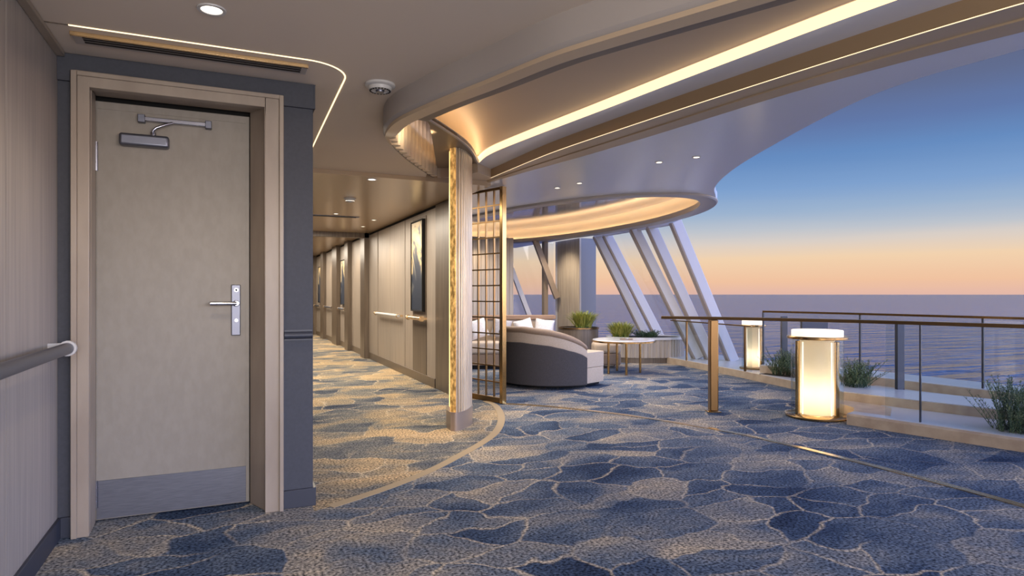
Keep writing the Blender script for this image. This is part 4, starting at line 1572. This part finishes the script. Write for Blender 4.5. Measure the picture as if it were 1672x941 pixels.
MB().box(pj[0] - .006, pj[0] + .006, pj[1] - .006, pj[1] + .006, .1, .925).build('joint_strip', M['dark_metal'], rl, world=True)

ra = thing('low_railing', (6.5, 7.2, .1), 'thin low railing on the lounge ledge beneath the slanted windows', 'railing')
la = [p[:2] for p in offset(curbA, -.03) if 6.6 < p[1] < 8.75]
sweep(MB(), la, [(-.018, .728), (-.018, .745), (.018, .745), (.018, .728)]).build('rail', M['brass_dark'], ra, world=True)
sweep(MB(), la, [(-.004, .103), (-.004, .727), (.004, .727), (.004, .103)]).build('glass_panel', M['glass'], ra, world=True)
for yy in (6.75, 8.35):
    p = min(la, key=lambda q: abs(q[1] - yy))
    MB().box(p[0] - .012, p[0] + .012, p[1] - .012, p[1] + .012, .0985, .728).build('post', M['brass_dark'], ra, world=True)

rb = thing('sea_railing', (7.0, 5, .2), 'outermost glass railing with thin bronze rail at the sea edge', 'railing')
sweep(MB(), offset(cD, -.04), [(-.02, .93), (-.02, .955), (.02, .955), (.02, .93)]).build('rail', M['brass_dark'], rb, world=True)
sweep(MB(), offset(cD, -.04), [(-.004, .207), (-.004, .93), (.004, .93), (.004, .207)]).build('glass_panel', M['glass'], rb, world=True)
oD = offset(cD, -.04)
for px in (6.58, 5.35, 3.98):
    p = min(oD, key=lambda q: abs(q[1] - px))
    MB().box(p[0] - .010, p[0] + .010, p[1] - .010, p[1] + .010, .207, .93).build('post', M['dark_metal'], rb, world=True)


def deckpost(x, y, w, d_, z0, z1, label):
    t_ = thing('deck_post', (x, y, z0), label, 'post', 'dark deck posts', rz=R(-24))
    MB().box(-w / 2, w / 2, -d_ / 2, d_ / 2, .012, z1 - z0).build('shaft', M['dark_metal'], t_, bevel=.004)
    MB().box(-w / 2 - .012, w / 2 + .012, -d_ / 2 - .012, d_ / 2 + .012, 0, .012).build('foot_plate', M['dark_metal'], t_)


deckpost(6.9, 6.33, .08, .05, .102, .88, 'dark grey post rising out of the shrub between the two lanterns')
deckpost(6.42, 4.38, .075, .05, .112, .90, 'dark grey deck post right of the large lantern')
deckpost(6.55, 5.55, .32, .05, .0, .86, 'wide dark grey post directly behind the large lantern')

# ================================================================== ROOM LIGHT
add_light('column_wash', 'SPOT', (1.50, 4.75, 2.44), 100, (1.0, .84, .64), .04, spot=76, blend=.9, target=(1.55, 4.85, 0))
add_light('column_graze', 'SPOT', (1.60, 4.85, 2.43), 30, (1.0, .76, .46), .03, spot=70, blend=.9, target=(1.95, 5.30, .6))
add_light('ribbed_wash', 'SPOT', (1.45, 4.75, 2.40), 10, (1.0, .78, .5), .05, spot=120, blend=1, target=(1.1, 5.0, 2.75))
add_light('corridor_wash', 'AREA', (1.35, 9.0, 2.28), 110, (1.0, .87, .71), 1.0, 4.5, rot=(0, 0, 0))
add_light('corridor_wash', 'AREA', (1.35, 15.5, 2.28), 170, (1.0, .87, .71), 1.0, 7.0, rot=(0, 0, 0))
